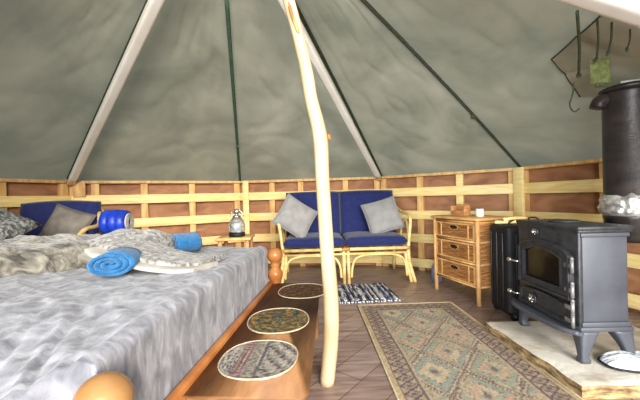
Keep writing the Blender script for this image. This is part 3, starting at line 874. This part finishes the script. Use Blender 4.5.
        def bc(u, v, sg):
            X = u * 2 - 1; Y = v * 2 - 1
            e = max(0, 1 - abs(X) ** 7) ** 0.4 * max(0, 1 - abs(Y) ** 7) ** 0.4
            arch = 0.02 * (1 - X * X) if n == 1 else 0.008 * (1 - X * X)
            return mm_ @ Vector((X * bwid / 2, Y * hgt / 2 + (arch if Y > 0 else 0) * Y, sg * (0.05 * e + 0.014 * (1 - X * X) * (1 - Y * Y))))
        mb.grid(24, 24, lambda u, v: bc(u, v, 1)); mb.grid(24, 24, lambda u, v: bc(u, v, -1))
        bm = bmesh.new(); vv = [bm.verts.new(p) for p in mb.v]
        for f in mb.f: bm.faces.new([vv[i] for i in f])
        bmesh.ops.remove_doubles(bm, verts=bm.verts, dist=0.0005); bm.verts.index_update()
        m2 = MB(); m2.add([v.co.copy() for v in bm.verts], [[v.index for v in f.verts] for f in bm.faces], True); bm.free()
        m2.build('back_cushion', M['blue'], t)
    return t
SR = R(1.5)
sofa = cane_seat('cane_sofa', 'two-seat pale cane sofa with navy blue cushions against the back wall', 'sofa', (0.240, 3.22, 0), SR, 1.23, [0.0], 2, back_h=0.915)
chair = cane_seat('cane_armchair', 'cane armchair with blue back cushion behind the left of the bed', 'chair', (-2.12, 2.34, 0), R(8), 0.62, [], 1, back_h=0.865, deep=0.44)

def throw_cushion(name, loc, mat_, w, label, mt, seed, group=None, t=0.14):
    th = thing(name, label, 'cushion', loc, 0, group)
    mb = MB(); mb.cushion(w, w, t, mat_, seed=seed, wr=0.012); mb.build('cover', M[mt], th)
    pip = MB(); n = 60; P = []
    for k in range(n):
        f = 4 * k / n; s = int(f); g = f - s
        c = [(-1 + 2 * g, -1), (1, -1 + 2 * g), (1 - 2 * g, 1), (-1, 1 - 2 * g)][s]
        X = c[0] * w / 2 * (1 - 0.06 * (1 - c[1] ** 2)); Y = c[1] * w / 2 * (1 - 0.06 * (1 - c[0] ** 2))
        P.append(mat_ @ Vector((X, Y, 0)))
    pip.tube(P, 0.004, 6, True); pip.build('piping', M[mt], th)
    return th
# orientation: cushion plane upright, leaning back, turned in its plane
def lean(rz, back, spin): return RZ(rz) @ RX(R(90) - back) @ RZ(spin)
throw_cushion('grey_cushion', (-0.25, 3.34, 0.655), lean(SR + R(24), R(20), R(-36)), 0.37, 'tilted grey velvet cushion at the left end of the sofa', 'grey_cushion', 1, 'grey cushions on the sofa')
throw_cushion('grey_cushion', (0.66, 3.50, 0.635), lean(SR - R(8), R(24), R(16)), 0.37, 'grey velvet cushion at the right end of the sofa', 'grey_cushion', 5, 'grey cushions on the sofa')
throw_cushion('taupe_cushion', (-2.05, 2.66, 0.66), lean(R(10), R(20), R(-20)), 0.32, 'plain taupe square cushion on the blue armchair', 'taupe_cushion', 8)

# ================================================================== wicker drawers
DR_RZ = math.atan2(0.475, -0.149) - PI / 2      # local y runs from the near front leg to the far front leg
dr = thing('wicker_drawers', 'three-drawer wicker chest with bamboo frame against the right wall', 'drawers', (1.177, 2.479, 0), DR_RZ)
dw, dd_, dh = 0.50, 0.30, 0.645
# local: front plane x=0 (faces -x), depth +x, width +y
for nm, x, y in (('leg', 0, 0), ('leg', 0, dw), ('leg', dd_, 0), ('leg', dd_, dw)):
    mb = MB(); mb.tube([(x, y, 0), (x, y, 0.2), (x, y, 0.4), (x, y, dh)], 0.017, 12)
    for z in (0.11, 0.3, 0.48): mb.tube([(x, y, z - 0.004), (x, y, z + 0.004)], 0.019, 12)
    mb.build(nm, M['bamboo'], dr)
mb = MB(); mb.box((dd_ / 2, dw / 2, dh + 0.005), (dd_ + 0.06, dw + 0.05, 0.022), 0.008); mb.build('top', M['bamboo'], dr)
mb = MB()
for z in (0.135, 0.305, 0.475, 0.625):
    mb.tube([(0, 0, z), (0, dw, z)], 0.009, 8); mb.tube([(0, 0, z), (dd_, 0, z)], 0.009, 8); mb.tube([(0, dw, z), (dd_, dw, z)], 0.009, 8); mb.tube([(dd_, 0, z), (dd_, dw, z)], 0.009, 8)
mb.build('cross_rail', M['bamboo'], dr)
for side in (0.0, dw):
    mb = MB()
    mb.box((dd_ / 2, side, 0.38), (dd_ - 0.03, 0.008, 0.48), 0.001)
    # slanting split canes over the side
    for k in range(16):
        z0 = 0.14 + 0.032 * k
        mb.tube([(0.015, side, z0 - 0.04 + 0.05), (dd_ - 0.015, side, min(0.62, z0 + 0.10 * 0.6))], 0.0075, 6)
    mb.build('side_panel', M['wicker'], dr)
mb = MB(); mb.box((dd_ - 0.008, dw / 2, 0.38), (0.01, dw - 0.03, 0.49), 0.001); mb.build('back_panel', M['wicker'], dr)
for z0, z1 in ((0.148, 0.292), (0.318, 0.462), (0.488, 0.614)):
    mb = MB(); zc = (z0 + z1) / 2; h_ = z1 - z0
    mb.box((dd_ / 2 - 0.01, dw / 2, zc), (dd_ - 0.04, dw - 0.06, h_), 0.006)
    # woven rows on the drawer front
    rows = 12
    for k in range(rows):
        z = z0 + h_ * (k + 0.5) / rows
        P = [(-0.004 + 0.003 * math.sin(j * PI / 1.0 + k * PI), 0.03 + (dw - 0.06) * j / 26, z) for j in range(27)]
        mb.tube(P, h_ / rows * 0.5, 6)
    d = mb.build('drawer', M['wicker'], dr)
    f_ = MB(); f_.ring([(0.022, z0), (dw - 0.022, z0), (dw - 0.022, z1), (0.022, z1)], [(0.035, z0 + 0.012), (dw - 0.035, z0 + 0.012), (dw - 0.035, z1 - 0.012), (0.035, z1 - 0.012)], -0.012, 0.002)
    f_.box((-0.005, 0.09, zc), (0.012, 0.013, h_ - 0.01), 0.003); f_.box((-0.005, dw - 0.09, zc), (0.012, 0.013, h_ - 0.01), 0.003)
    f_.build('drawer_frame', M['bamboo'], d)
    hmb = MB(); hp = [(dw / 2 + 0.052 * math.cos(2 * PI * k / 20), zc + 0.026 + 0.019 * math.sin(2 * PI * k / 20)) for k in range(20)]
    hmb.prism(hp, -0.0125, -0.006); hmb.build('hand_hole_shade', M['dark'], d)  # dark plate on the drawer front, painted for the shade inside the hole
    rim = MB(); rim.tube([(-0.0125, p[0], p[1]) for p in hp], 0.0035, 6, True); rim.build('hole_rim', M['cane_bind'], d)

# things on the drawers
bx_ = thing('wooden_box', 'small open-fronted wooden box on the far end of the wicker chest', 'box', (1.20, 2.83, 0.662), DR_RZ + R(6))
mb = MB(); mb.box((0, 0, 0.004), (0.07, 0.15, 0.008), 0.001); mb.build('bottom', M['box_wood'], bx_)
for y in (-0.07, 0.07):
    mb = MB(); mb.box((0, y, 0.045), (0.07, 0.010, 0.075), 0.001); mb.build('side', M['box_wood'], bx_)
mb = MB(); mb.box((0.03, 0, 0.052), (0.008, 0.13, 0.088), 0.001); mb.build('back', M['box_wood'], bx_)
mb = MB(); mb.box((-0.03, 0, 0.026), (0.008, 0.13, 0.035), 0.001); mb.build('front', M['box_wood'], bx_)
cd = thing('candle', 'short white candle beside the wooden box on the wicker chest', 'candle', (1.285, 2.66, 0.662))
mb = MB(); mb.lathe([(0.001, 0), (0.028, 0), (0.030, 0.004), (0.030, 0.058), (0.027, 0.062), (0.02, 0.059), (0.001, 0.058)], 24); mb.build('wax', M['wax'], cd)
mb = MB(); mb.tube([(0, 0, 0.058), (0.001, 0, 0.066), (0.003, 0, 0.072)], 0.0012, 6); mb.build('wick', M['dark'], cd)

# ================================================================== black case beside the stove
bc_ = thing('black_case', 'tall ribbed black soft case between the wicker chest and the stove', 'case', (1.355, 2.28, 0), R(-3))
mb = MB(); mb.box((0, 0, 0.330), (0.27, 0.26, 0.60), 0.035, seg=4); mb.build('body', M['black'], bc_)
for x in (-0.075, -0.02, 0.04, 0.09):
    mb = MB(); mb.box((x, -0.132, 0.33), (0.010, 0.012, 0.50), 0.004); mb.build('rib', M['black_trim'], bc_)
for y in (-0.09, 0.0, 0.09):
    mb = MB(); mb.box((-0.137, y * .9, 0.33), (0.012, 0.010, 0.50), 0.004); mb.build('rib', M['black_trim'], bc_)
mb = MB(); mb.tube(smooth_path([(-0.05, 0, 0.628), (-0.04, 0, 0.650), (0.04, 0, 0.650), (0.05, 0, 0.628)], 6), 0.008, 8); mb.build('handle', M['black_trim'], bc_)
for sx in (-1, 1):
    for sy in (-1, 1):
        mb = MB(); mb.lathe([(0.001, -0.012), (0.026, -0.012), (0.028, -0.006), (0.028, 0.006), (0.026, 0.012), (0.001, 0.012)], 16, T(sx * 0.09, sy * 0.12, 0.028) @ RY(R(90)))
        mb.build('wheel', M['black_trim'], bc_)
for k, (x0, y0, x1, y1, z, r_) in enumerate([(1.23, 2.33, 1.48, 2.22, 0.642, 0.013), (1.25, 2.25, 1.46, 2.34, 0.666, 0.012)]):
    st = thing('kindling_stick', ['split yellow kindling stick lying on the black case, lower', 'split yellow kindling stick crossing on top of the black case'][k], 'stick', (x0, y0, z), 0, 'kindling sticks')
    mb = MB(); mb.tube(smooth_path([(0, 0, 0), ((x1 - x0) / 2, (y1 - y0) / 2, 0.004), (x1 - x0, y1 - y0, 0)], 5), r_, 7); mb.build('split_wood', M['pine'], st)

# ================================================================== hearth slab
hs = MB()
hx0, hx1, hy0, hy1, hz = 1.045, 1.80, 1.335, 2.03, 0.06
hearth = thing('hearth_slab', 'pale stone hearth slab with rough edge under the stove', 'hearth', (hx0, hy0, 0))
nx, ny = 40, 40
def slab_top(u, v):
    x = u * (hx1 - hx0); y = v * (hy1 - hy0)
    x0 = 0.010 * noise.noise(Vector((y * 9, 0, 4))) - 0.045 * v
    y0 = 0.008 * noise.noise(Vector((x * 9, 3, 4)))
    z = hz + 0.003 * noise.noise(Vector((x * 7, y * 7, 0)))
    e = min(u, v, 1 - u, 1 - v)
    if e < 0.02: z -= 0.006
    return (x + x0 * (1 - u), y + y0 * (1 - v), z)
hs.grid(nx, ny, slab_top); hs.build('top_face', M['stone'], hearth)
se = MB()
loop = [slab_top(u / 39, 0) for u in range(40)] + [slab_top(1, v / 39) for v in range(1, 40)] + [slab_top(1 - u / 39, 1) for u in range(1, 40)] + [slab_top(0, 1 - v / 39) for v in range(1, 39)]
n = len(loop); vs = []
for k, f in enumerate((1.0, 0.75, 0.5, 0.25, 0.0)):
    for j, p in enumerate(loop):
        w_ = 0.010 * noise.noise(Vector((j * 0.35, k * 1.3, 0))) * (0 if k == 0 else 1)
        cx_, cy_ = (hx1 - hx0) / 2, (hy1 - hy0) / 2
        dx, dy = p[0] - cx_, p[1] - cy_; l = math.hypot(dx, dy)
        vs.append((p[0] + dx / l * w_, p[1] + dy / l * w_, p[2] * f))
fs = [(i * n + j, i * n + (j + 1) % n, (i + 1) * n + (j + 1) % n, (i + 1) * n + j) for i in range(4) for j in range(n)] + [tuple(4 * n + j for j in range(n))]
se.add(vs, fs, False); se.build('rough_edge', M['stone_edge'], hearth)

# ================================================================== stove
SX, SY, SZ = 1.182, 1.505, 0.063
SW, SD = 0.455, 0.222
stove = thing('wood_stove', 'black cast iron wood-burning stove with arched glass door on a stone hearth', 'stove', (SX, SY, SZ))
def zz(z): return z - SZ
mb = MB(); mb.box((SD / 2 + 0.004, SW / 2, (zz(0.225) + zz(0.662)) / 2), (SD - 0.008, SW - 0.01, zz(0.662) - zz(0.225)), 0.006)
body = mb.build('body', M['iron_lit'], stove)
mb = MB(); mb.box((0.002, SW / 2, (zz(0.215) + zz(0.662)) / 2), (0.022, SW, zz(0.662) - zz(0.215)), 0.006); mb.build('front_plate', M['iron'], stove)
mb = MB(); mb.box((SD / 2, SW / 2, zz(0.676)), (SD + 0.035, SW + 0.025, 0.020), 0.007); mb.box((SD / 2, SW / 2, zz(0.662)), (SD + 0.025, SW + 0.015, 0.012), 0.003)
mb.build('top_plate', M['iron'], stove)
mb = MB(); mb.lathe([(0.001, 0), (0.07, 0), (0.072, 0.006), (0.066, 0.010), (0.001, 0.010)], 28, T(SD / 2, SW * 0.55, zz(0.686))); mb.build('hot_plate', M['iron'], stove)
mb = MB(); mb.tube(smooth_path([(0.02, SW - 0.06, zz(0.686)), (0.02, SW - 0.06, zz(0.70)), (0.03, SW - 0.10, zz(0.704)), (0.04, SW - 0.13, zz(0.688))], 5), 0.005, 7); mb.build('lifting_hook', M['iron'], stove)
# side panel frame
mb = MB(); mb.box((SD / 2, -0.002, zz(0.645)), (SD, 0.010, 0.018), 0.003); mb.build('side_trim', M['iron_lit'], stove)
mb = MB(); mb.box((SD / 2, -0.002, zz(0.235)), (SD, 0.010, 0.022), 0.003); mb.build('side_trim', M['iron_lit'], stove)
# base plate and legs
mb = MB(); mb.box((SD / 2, SW / 2, zz(0.213)), (SD + 0.02, SW + 0.02, 0.022), 0.005); mb.build('base_plate', M['iron_lit'], stove)
for cx_, cy_, sx, sy in ((0.004, 0.0, -1, -1), (0.004, SW, -1, 1), (SD, 0.0, 1, -1), (SD, SW, 1, 1)):
    mb = MB(); n = 10
    def leg(u, v):
        a = u * 2 * PI; f = v
        w1 = 0.030 * (1 - f) ** 1.6 + 0.016
        if f > 0.9: w1 += 0.006
        ca, sa = math.cos(a), math.sin(a); k = (abs(ca) ** 5 + abs(sa) ** 5) ** (-0.2)
        x0, y0 = cx_ - sx * (w1 - 0.012) + sx * 0.003 * f, cy_ - sy * (w1 - 0.012) + sy * 0.003 * f
        return (x0 + k * ca * w1, y0 + k * sa * w1, zz(0.205) * (1 - f) + 0.0)
    mb.grid(24, 12, leg, closed_u=True); mb.f += [tuple(range(23, -1, -1)), tuple(11 * 24 + j for j in range(24))]; mb.sm += [False, False]
    mb.build('leg', M['iron_lit'], stove)
# front ledge
mb = MB()
led = [(-0.005, -0.02), (-0.03, -0.02), (-0.07, 0.05), (-0.085, SW / 2), (-0.07, SW - 0.05), (-0.03, SW + 0.02), (-0.005, SW + 0.02)]
lp_ = smooth_path([(p[0], p[1], 0) for p in led[1:-1]], 6)
poly = [(-0.005, -0.02)] + [(p.x, p.y) for p in lp_] + [(-0.005, SW + 0.02)]
mb.prism(poly, zz(0.192), zz(0.208), 'z'); mb.tube([(p[0], p[1], zz(0.203)) for p in poly[1:-1]], 0.012, 8); mb.build('ash_ledge', M['iron_lit'], stove)
# arched doors
def arch(y0, y1, z0, z1, rise, n=14, inset=0.0):
    pts = [(y0, z0), (y1, z0)]
    for k in range(n + 1):
        f = k / n; y = y1 + (y0 - y1) * f
        e = math.sin(PI * f) ** 0.7
        pts.append((y, z1 + rise * e))
    return pts
o_ = arch(0.028, 0.415, zz(0.338), zz(0.545), 0.055); i_ = arch(0.088, 0.372, zz(0.385), zz(0.520), 0.032)
mb = MB(); mb.ring(o_, i_, -0.030, -0.006)
o2 = arch(0.028, 0.415, zz(0.338), zz(0.545), 0.055); i2 = arch(0.040, 0.402, zz(0.350), zz(0.538), 0.052)
mb.ring(o2, i2, -0.038, -0.028)
i3 = arch(0.078, 0.381, zz(0.375), zz(0.527), 0.035); mb.ring(i3, i_, -0.036, -0.028)
door = mb.build('door', M['iron'], stove)
mb = MB(); mb.prism(arch(0.084, 0.376, zz(0.38), zz(0.522), 0.034), -0.020, -0.014); mb.build('glass', M['stove_glass'], door)
mb = MB(); mb.prism(arch(0.028, 0.415, zz(0.228), zz(0.300), 0.024), -0.026, -0.006)
mb.ring(arch(0.028, 0.415, zz(0.228), zz(0.300), 0.024), arch(0.042, 0.400, zz(0.241), zz(0.293), 0.021), -0.034, -0.024)
ash = mb.build('ash_door', M['iron'], stove)
# hinges at the near side, chrome knobs at the far side
for zc, par in ((0.50, door), (0.385, door), (0.305, ash), (0.245, ash)):
    mb = MB(); mb.tube([(-0.028, 0.016, zz(zc - 0.030)), (-0.028, 0.016, zz(zc + 0.030))], 0.0085, 10)
    mb.lathe([(0.001, 0), (0.010, 0.003), (0.007, 0.010), (0.001, 0.014)], 10, T(-0.028, 0.016, zz(zc + 0.030)))
    mb.box((-0.030, 0.036, zz(zc)), (0.010, 0.050, 0.022), 0.004); mb.build('hinge', M['steel'], par)
for zc, par in ((0.45, door), (0.262, ash)):
    mb = MB(); mb.tube([(-0.03, 0.405, zz(zc)), (-0.055, 0.415, zz(zc)), (-0.058, 0.46, zz(zc))], 0.005, 8)
    mb.lathe([(0.001, 0), (0.008, 0.002), (0.013, 0.012), (0.012, 0.026), (0.006, 0.034), (0.001, 0.036)], 14, T(-0.058, 0.45, zz(zc)) @ RX(R(-90)))
    mb.build('handle', M['chrome'], par)
def vent(y, z, r, par, nm='air_vent'):
    mb = MB(); mb.lathe([(0.001, 0), (r, 0), (r, 0.008), (r * 0.8, 0.012), (0.001, 0.012)], 26, T(-0.008 if z > zz(0.5) else -0.026, y, z) @ RY(R(-90)))
    v = mb.build(nm, M['iron'], par)
    k = MB(); x0 = -0.022 if z > zz(0.5) else -0.040
    for j in range(6):
        a = 2 * PI * j / 6
        k.box((0, r * 0.48, 0), (0.005, r * 0.55, r * 0.26), 0.001, T(x0, y, z) @ RX(a))
    k.lathe([(0.001, 0), (0.009, 0), (0.009, 0.010), (0.005, 0.014), (0.001, 0.015)], 14, T(x0, y, z) @ RY(R(-90)))
    k.build('vent_fins', M['chrome'], v)
vent(0.29, zz(0.632), 0.022, stove); vent(0.30, zz(0.266), 0.030, ash)

# flue
flue = thing('flue_pipe', 'wide black flue pipe rising behind the stove to the canvas', 'flue', (1.625, 1.73, 0.063))
def fz(z): return z - 0.063
mb = MB(); mb.lathe([(0.02, fz(0.575)), (0.095, fz(0.578)), (0.108, fz(0.592)), (0.108, fz(0.69)), (0.112, fz(0.70)), (0.112, fz(0.715)), (0.108, fz(0.72)), (0.108, fz(1.345)), (0.108, fz(1.36))], 40); mb.build('pipe', M['flue'], flue)
mb = MB(); mb.tube([(-0.222, 0, fz(0.632)), (-0.216, 0, fz(0.632)), (-0.20, 0, fz(0.632)), (-0.08, 0, fz(0.632))], [0.042, 0.042, 0.037, 0.037], 20); mb.build('rear_spigot', M['flue'], flue)
mb = MB(); mb.lathe([(0.108, fz(1.355)), (0.120, fz(1.362)), (0.120, fz(1.378)), (0.106, fz(1.386)), (0.05, fz(1.388)), (0.001, fz(1.388))], 40); mb.build('collar', M['flue'], flue)
mb = MB()
def silvery_metal(u, v):
    a = u * 2 * PI; r = 0.112 + 0.012 * (1 + noise.noise(Vector((math.cos(a) * 5, math.sin(a) * 5, v * 4)))) + 0.006 * noise.noise(Vector((math.cos(a) * 16, math.sin(a) * 16, v * 9)))
    e = min(1, v * 5, (1 - v) * 5); r = 0.110 + (r - 0.110) * e
    return (r * math.cos(a), r * math.sin(a), fz(0.712) + v * (0.11 + 0.02 * noise.noise(Vector((a * 0 + math.cos(a) * 3, math.sin(a) * 3, 0)))))
mb.grid(80, 16, silvery_metal, closed_u=True); mb.build('silvery_sleeve', M['silvery_metal'], flue)  # pale crumpled metallic sleeve low on the pipe
mb = MB(); mb.tube(smooth_path([(-0.08, 0.02, fz(1.325)), (-0.105, 0.025, fz(1.325)), (-0.125, 0.03, fz(1.31)), (-0.132, 0.032, fz(1.285))], 6), [0.036] * 6 + [0.038] * 13, 18); mb.build('side_elbow', M['flue'], flue)
mb = MB(); mb.tube([(-0.085, -0.05, fz(1.392)), (0.02, -0.09, fz(1.392))], 0.008, 8); mb.build('bolt', M['cream'], flue)

# dark tubes in place of shaded canvas folds, with strap and cord, near the flue
def cord(label, a, b, r, mt='dark_strap', nm='fold_shade'):
    t = thing(nm, label, 'cord', a, 0, 'dark tubes for canvas folds by the flue')
    d = Vector(b) - Vector(a); mb = MB()
    mb.tube(smooth_path([(0, 0, 0), d * 0.5 + Vector((0.006, 0, 0)), d], 8), [r] * 17, 8); mb.build('cord', M[mt], t)
    mb = MB(); mb.lathe([(0.001, 0.012), (r * 1.6, 0.008), (r * 1.9, 0), (r * 1.4, -0.009), (0.001, -0.012)], 10, T(d.x, d.y, d.z)); mb.build('knot', M[mt], t)
    return t
cord('long dark tube for a shaded canvas fold below the roof pole left of the flue', (1.075, 1.36, 1.585), (1.345, 1.70, 1.44), 0.006)
cord('shorter dark tube for a shaded canvas fold above the olive strap', (1.165, 1.37, 1.56), (1.32, 1.56, 1.465), 0.004)
cord('dark tube for a shaded canvas fold above the flue collar', (1.225, 1.37, 1.54), (1.33, 1.51, 1.47), 0.004)
cord('thin dark tube for a shaded canvas fold nearest the right edge above the flue', (1.30, 1.37, 1.51), (1.37, 1.46, 1.465), 0.003)
os_ = thing('olive_strap', 'olive webbing strap hanging from the canvas beside the flue top', 'strap', (1.35, 1.59, 1.475))
mb = MB(); mb.grid(6, 10, lambda u, v: (-0.04 + 0.085 * u + 0.03 * v, 0.03 * v - 0.02 * u, -0.11 * v + 0.004 * math.sin(v * 6)))
w_o = mb.build('webbing', M['olive_strap'], os_); sm_ = w_o.modifiers.new('thick', 'SOLIDIFY'); sm_.thickness = 0.004
mb = MB(); mb.box((0.035, 0.02, -0.115), (0.06, 0.012, 0.02), 0.003); mb.build('buckle', M['dark_strap'], os_)
lc = thing('looped_cord', 'thin looped cord curling down the canvas patch left of the flue', 'cord', (1.38, 1.78, 1.43))
mb = MB(); mb.tube(smooth_path([(0, 0, 0), (0.01, 0.02, -0.05), (0.0, 0.03, -0.11), (0.03, 0.04, -0.145), (0.06, 0.04, -0.13)], 8), 0.004, 7); mb.build('cord', M['dark_strap'], lc)

# pale cloth on hearth
def cloth_lump(u, v, w, d, h, seed):
    X = u * 2 - 1; Y = v * 2 - 1
    r = min(1, (abs(X) ** 3 + abs(Y) ** 3) ** (1 / 3))
    e = max(0, 1 - r ** 4) ** 0.5
    sq = 1.0
    z = e * (h + 0.012 * noise.noise(Vector((X * 2.5 + seed, Y * 2.5, 0))) + 0.014 * (1 - abs(noise.noise(Vector((X * 3 + Y * 4 + seed, Y, 5))))) ** 4)
    k = 1 / max(1, (abs(X) ** 3 + abs(Y) ** 3) ** (1 / 3))
    return (X * k * w / 2, Y * k * d / 2, z)
fc = thing('folded_cloth', 'folded pale blue-white oven cloth on the hearth corner beside the stove leg', 'cloth', (1.475, 1.455, 0.064), R(-8))
mb = MB(); mb.grid(40, 40, lambda u, v: cloth_lump(u, v, 0.44, 0.15, 0.036, 2)); mb.grid(2, 2, lambda u, v: ((u - .5) * 0.36, (v - .5) * 0.14, 0.001)); mb.build('padding', M['sack'], fc)
mb = MB(); mb.tube([(0.22 * math.copysign(abs(math.cos(a)) ** (2 / 3), math.cos(a)), 0.08 * math.copysign(abs(math.sin(a)) ** (2 / 3), math.sin(a)), 0.005) for a in [2 * PI * k / 60 for k in range(60)]], 0.005, 6, True)
mb.build('dark_edging', M['black'], fc)
# pale bag behind the drawers
pb = thing('cloth_bag', 'small grey-blue cloth bag on the floor left of the wicker chest', 'bag', (1.12, 3.22, 0.0), R(20))
mb = MB(); mb.lathe([(0.001, 0), (0.05, 0.0), (0.062, 0.03), (0.058, 0.10), (0.045, 0.15), (0.02, 0.175), (0.001, 0.178)], 22, sx=0.8); mb.build('sack', M['pale_blue'], pb)
mb = MB(); mb.tube([(0.022 * math.cos(a) * .8, 0.022 * math.sin(a), 0.172) for a in [2 * PI * k / 16 for k in range(16)]], 0.004, 6, True); mb.build('drawstring', M['cream'], pb)

# ================================================================== rugs
rug = thing('patterned_rug', 'long beige kilim rug with diamond pattern beside the hearth', 'rug', (0.325, 0.55, 0.0), R(1.6))
RW, RL = 0.735, 2.0
def rug_col(x, y):
    e = min(x, RW - x, RL - y)
    px_ = math.floor(x / 0.009) * 0.009; py_ = math.floor(y / 0.012) * 0.012
    if e < 0.028: return (206, 180, 138)
    if e < 0.036: return (120, 100, 98)
    if e < 0.115:
        # border of small dark diamonds
        c = (e - 0.0755) / 0.04
        along = y if (x < 0.115 or x > RW - 0.115) and e != RL - y else x
        a = abs((along / 0.062) % 1 - 0.5) * 2; d_ = a + abs(c) * 0.9
        if abs(d_ - 0.98) < 0.16: return (84, 72, 92)
        if d_ < 0.35: return (92, 80, 96)
        if d_ < 0.8: return (164, 140, 118)
        return (186, 164, 134)
    if e < 0.125: return (112, 96, 100)
    if e < 0.140: return (196, 174, 142)
    P_, Q_ = 0.29, 0.40
    u = (px_ - RW / 2) / P_ ; v = py_ / Q_
    row = 0
    a = abs(u % 1 - 0.5) * 2; b2 = abs(v % 1 - 0.5) * 2
    d = a + b2
    if d > 1: d = 2 - d; par = 1
    else: par = 0
    cell = (math.floor(u) + 2 * math.floor(v) + par * 3) % 4
    if d > 0.93: return (104, 92, 96) if (int(px_ / 0.009) + int(py_ / 0.012)) % 2 else (168, 150, 124)
    if d > 0.86: return (206, 188, 158)
    if d > 0.81: return (134, 120, 114)
    cols = [((164, 168, 146), (206, 178, 150)), ((202, 172, 146), (168, 172, 150)), ((186, 172, 144), (204, 170, 148)), ((158, 166, 150), (212, 190, 158))][cell]
    if d > 0.56: return cols[0]
    if d > 0.50: return (200, 182, 150) if (int(px_ / 0.009)) % 2 else (128, 114, 104)
    if d > 0.24: return cols[1]
    return cols[0] if d > 0.12 else (124, 100, 100)
mb = MB(); nu, nv = 120, 260
mb.grid(nu, nv, lambda u, v: (u * RW + 0.004 * noise.noise(Vector((v * 9, 0, u))), v * RL, 0.007 + 0.0025 * noise.noise(Vector((u * 5, v * 9, 0)))), False)
cols = [srgb(rug_col(min(RW, max(0, (i % nu) / (nu - 1) * RW)), (i // nu) / (nv - 1) * RL)) for i in range(nu * nv)]
cols = [tuple((c[k] * 0.85 + 0.15 * (0.52, 0.42, 0.32)[k]) * (0.92 + 0.16 * noise.noise(Vector((i * 0.37, (i // nu) * 0.2, 0)))) for k in range(3)) + (1,) for i, c in enumerate(cols)]
mb.build('pile', M['woven'], rug, colors=cols)
mb = MB(); mb.tube([(0, 0, 0.005), (0, RL / 2, 0.005), (0, RL, 0.005), (RW / 2, RL, 0.005), (RW, RL, 0.005), (RW, RL / 2, 0.005), (RW, 0, 0.005)], 0.005, 6); mb.build('bound_edge', M['cream_edge'], rug)

rag = thing('rag_rug', 'small black and white striped rag rug in front of the sofa', 'rug', (0.10, 2.62, 0.0), R(4))
GW, GL = 0.52, 0.46
def rag_col(x, y):
    k = math.floor(x / 0.014); h = (k * 7919) % 11
    n_ = noise.noise(Vector((k * 3.3, y * 9, 0)))
    if h in (0, 3, 8): return (52, 54, 72) if n_ > -0.2 else (150, 150, 160)
    if h in (1, 5, 9, 6): return (226, 224, 222) if n_ > -0.15 else (120, 124, 140)
    if h in (2,): return (108, 116, 146)
    return (172, 170, 172) if n_ > 0 else (84, 84, 98)
mb = MB(); nu, nv = 150, 60
def ragp(u, v):
    x = u * GW; y = v * GL + 0.03 * (u - 0.5) * 0 + 0.012 * math.sin(x / 0.014 * 1.9)
    return (x, y * 1.0, 0.012 + 0.005 * abs(math.sin(x / 0.014 * PI)) + 0.004 * noise.noise(Vector((u * 6, v * 6, 0))))
mb.grid(nu, nv, ragp, True)
cols = [srgb(rag_col((i % nu) / (nu - 1) * GW, (i // nu) / (nv - 1) * GL)) for i in range(nu * nv)]
ro = mb.build('woven_strips', M['woven'], rag, colors=cols); s2 = ro.modifiers.new('thick', 'SOLIDIFY'); s2.thickness = 0.008; s2.offset = -1
fr_ = MB()
for k in range(30):
    x = GW * (k + 0.5) / 30
    fr_.tube([(x, GL, 0.01), (x + random.uniform(-.01, .01), GL + random.uniform(0.02, 0.045), 0.006)], 0.005, 5)
    fr_.tube([(x, 0, 0.01), (x + random.uniform(-.01, .01), -random.uniform(0.01, 0.03), 0.006)], 0.005, 5)
tag(fr_.build('fringe', M['sack'], rag), None, None, kind='stuff')
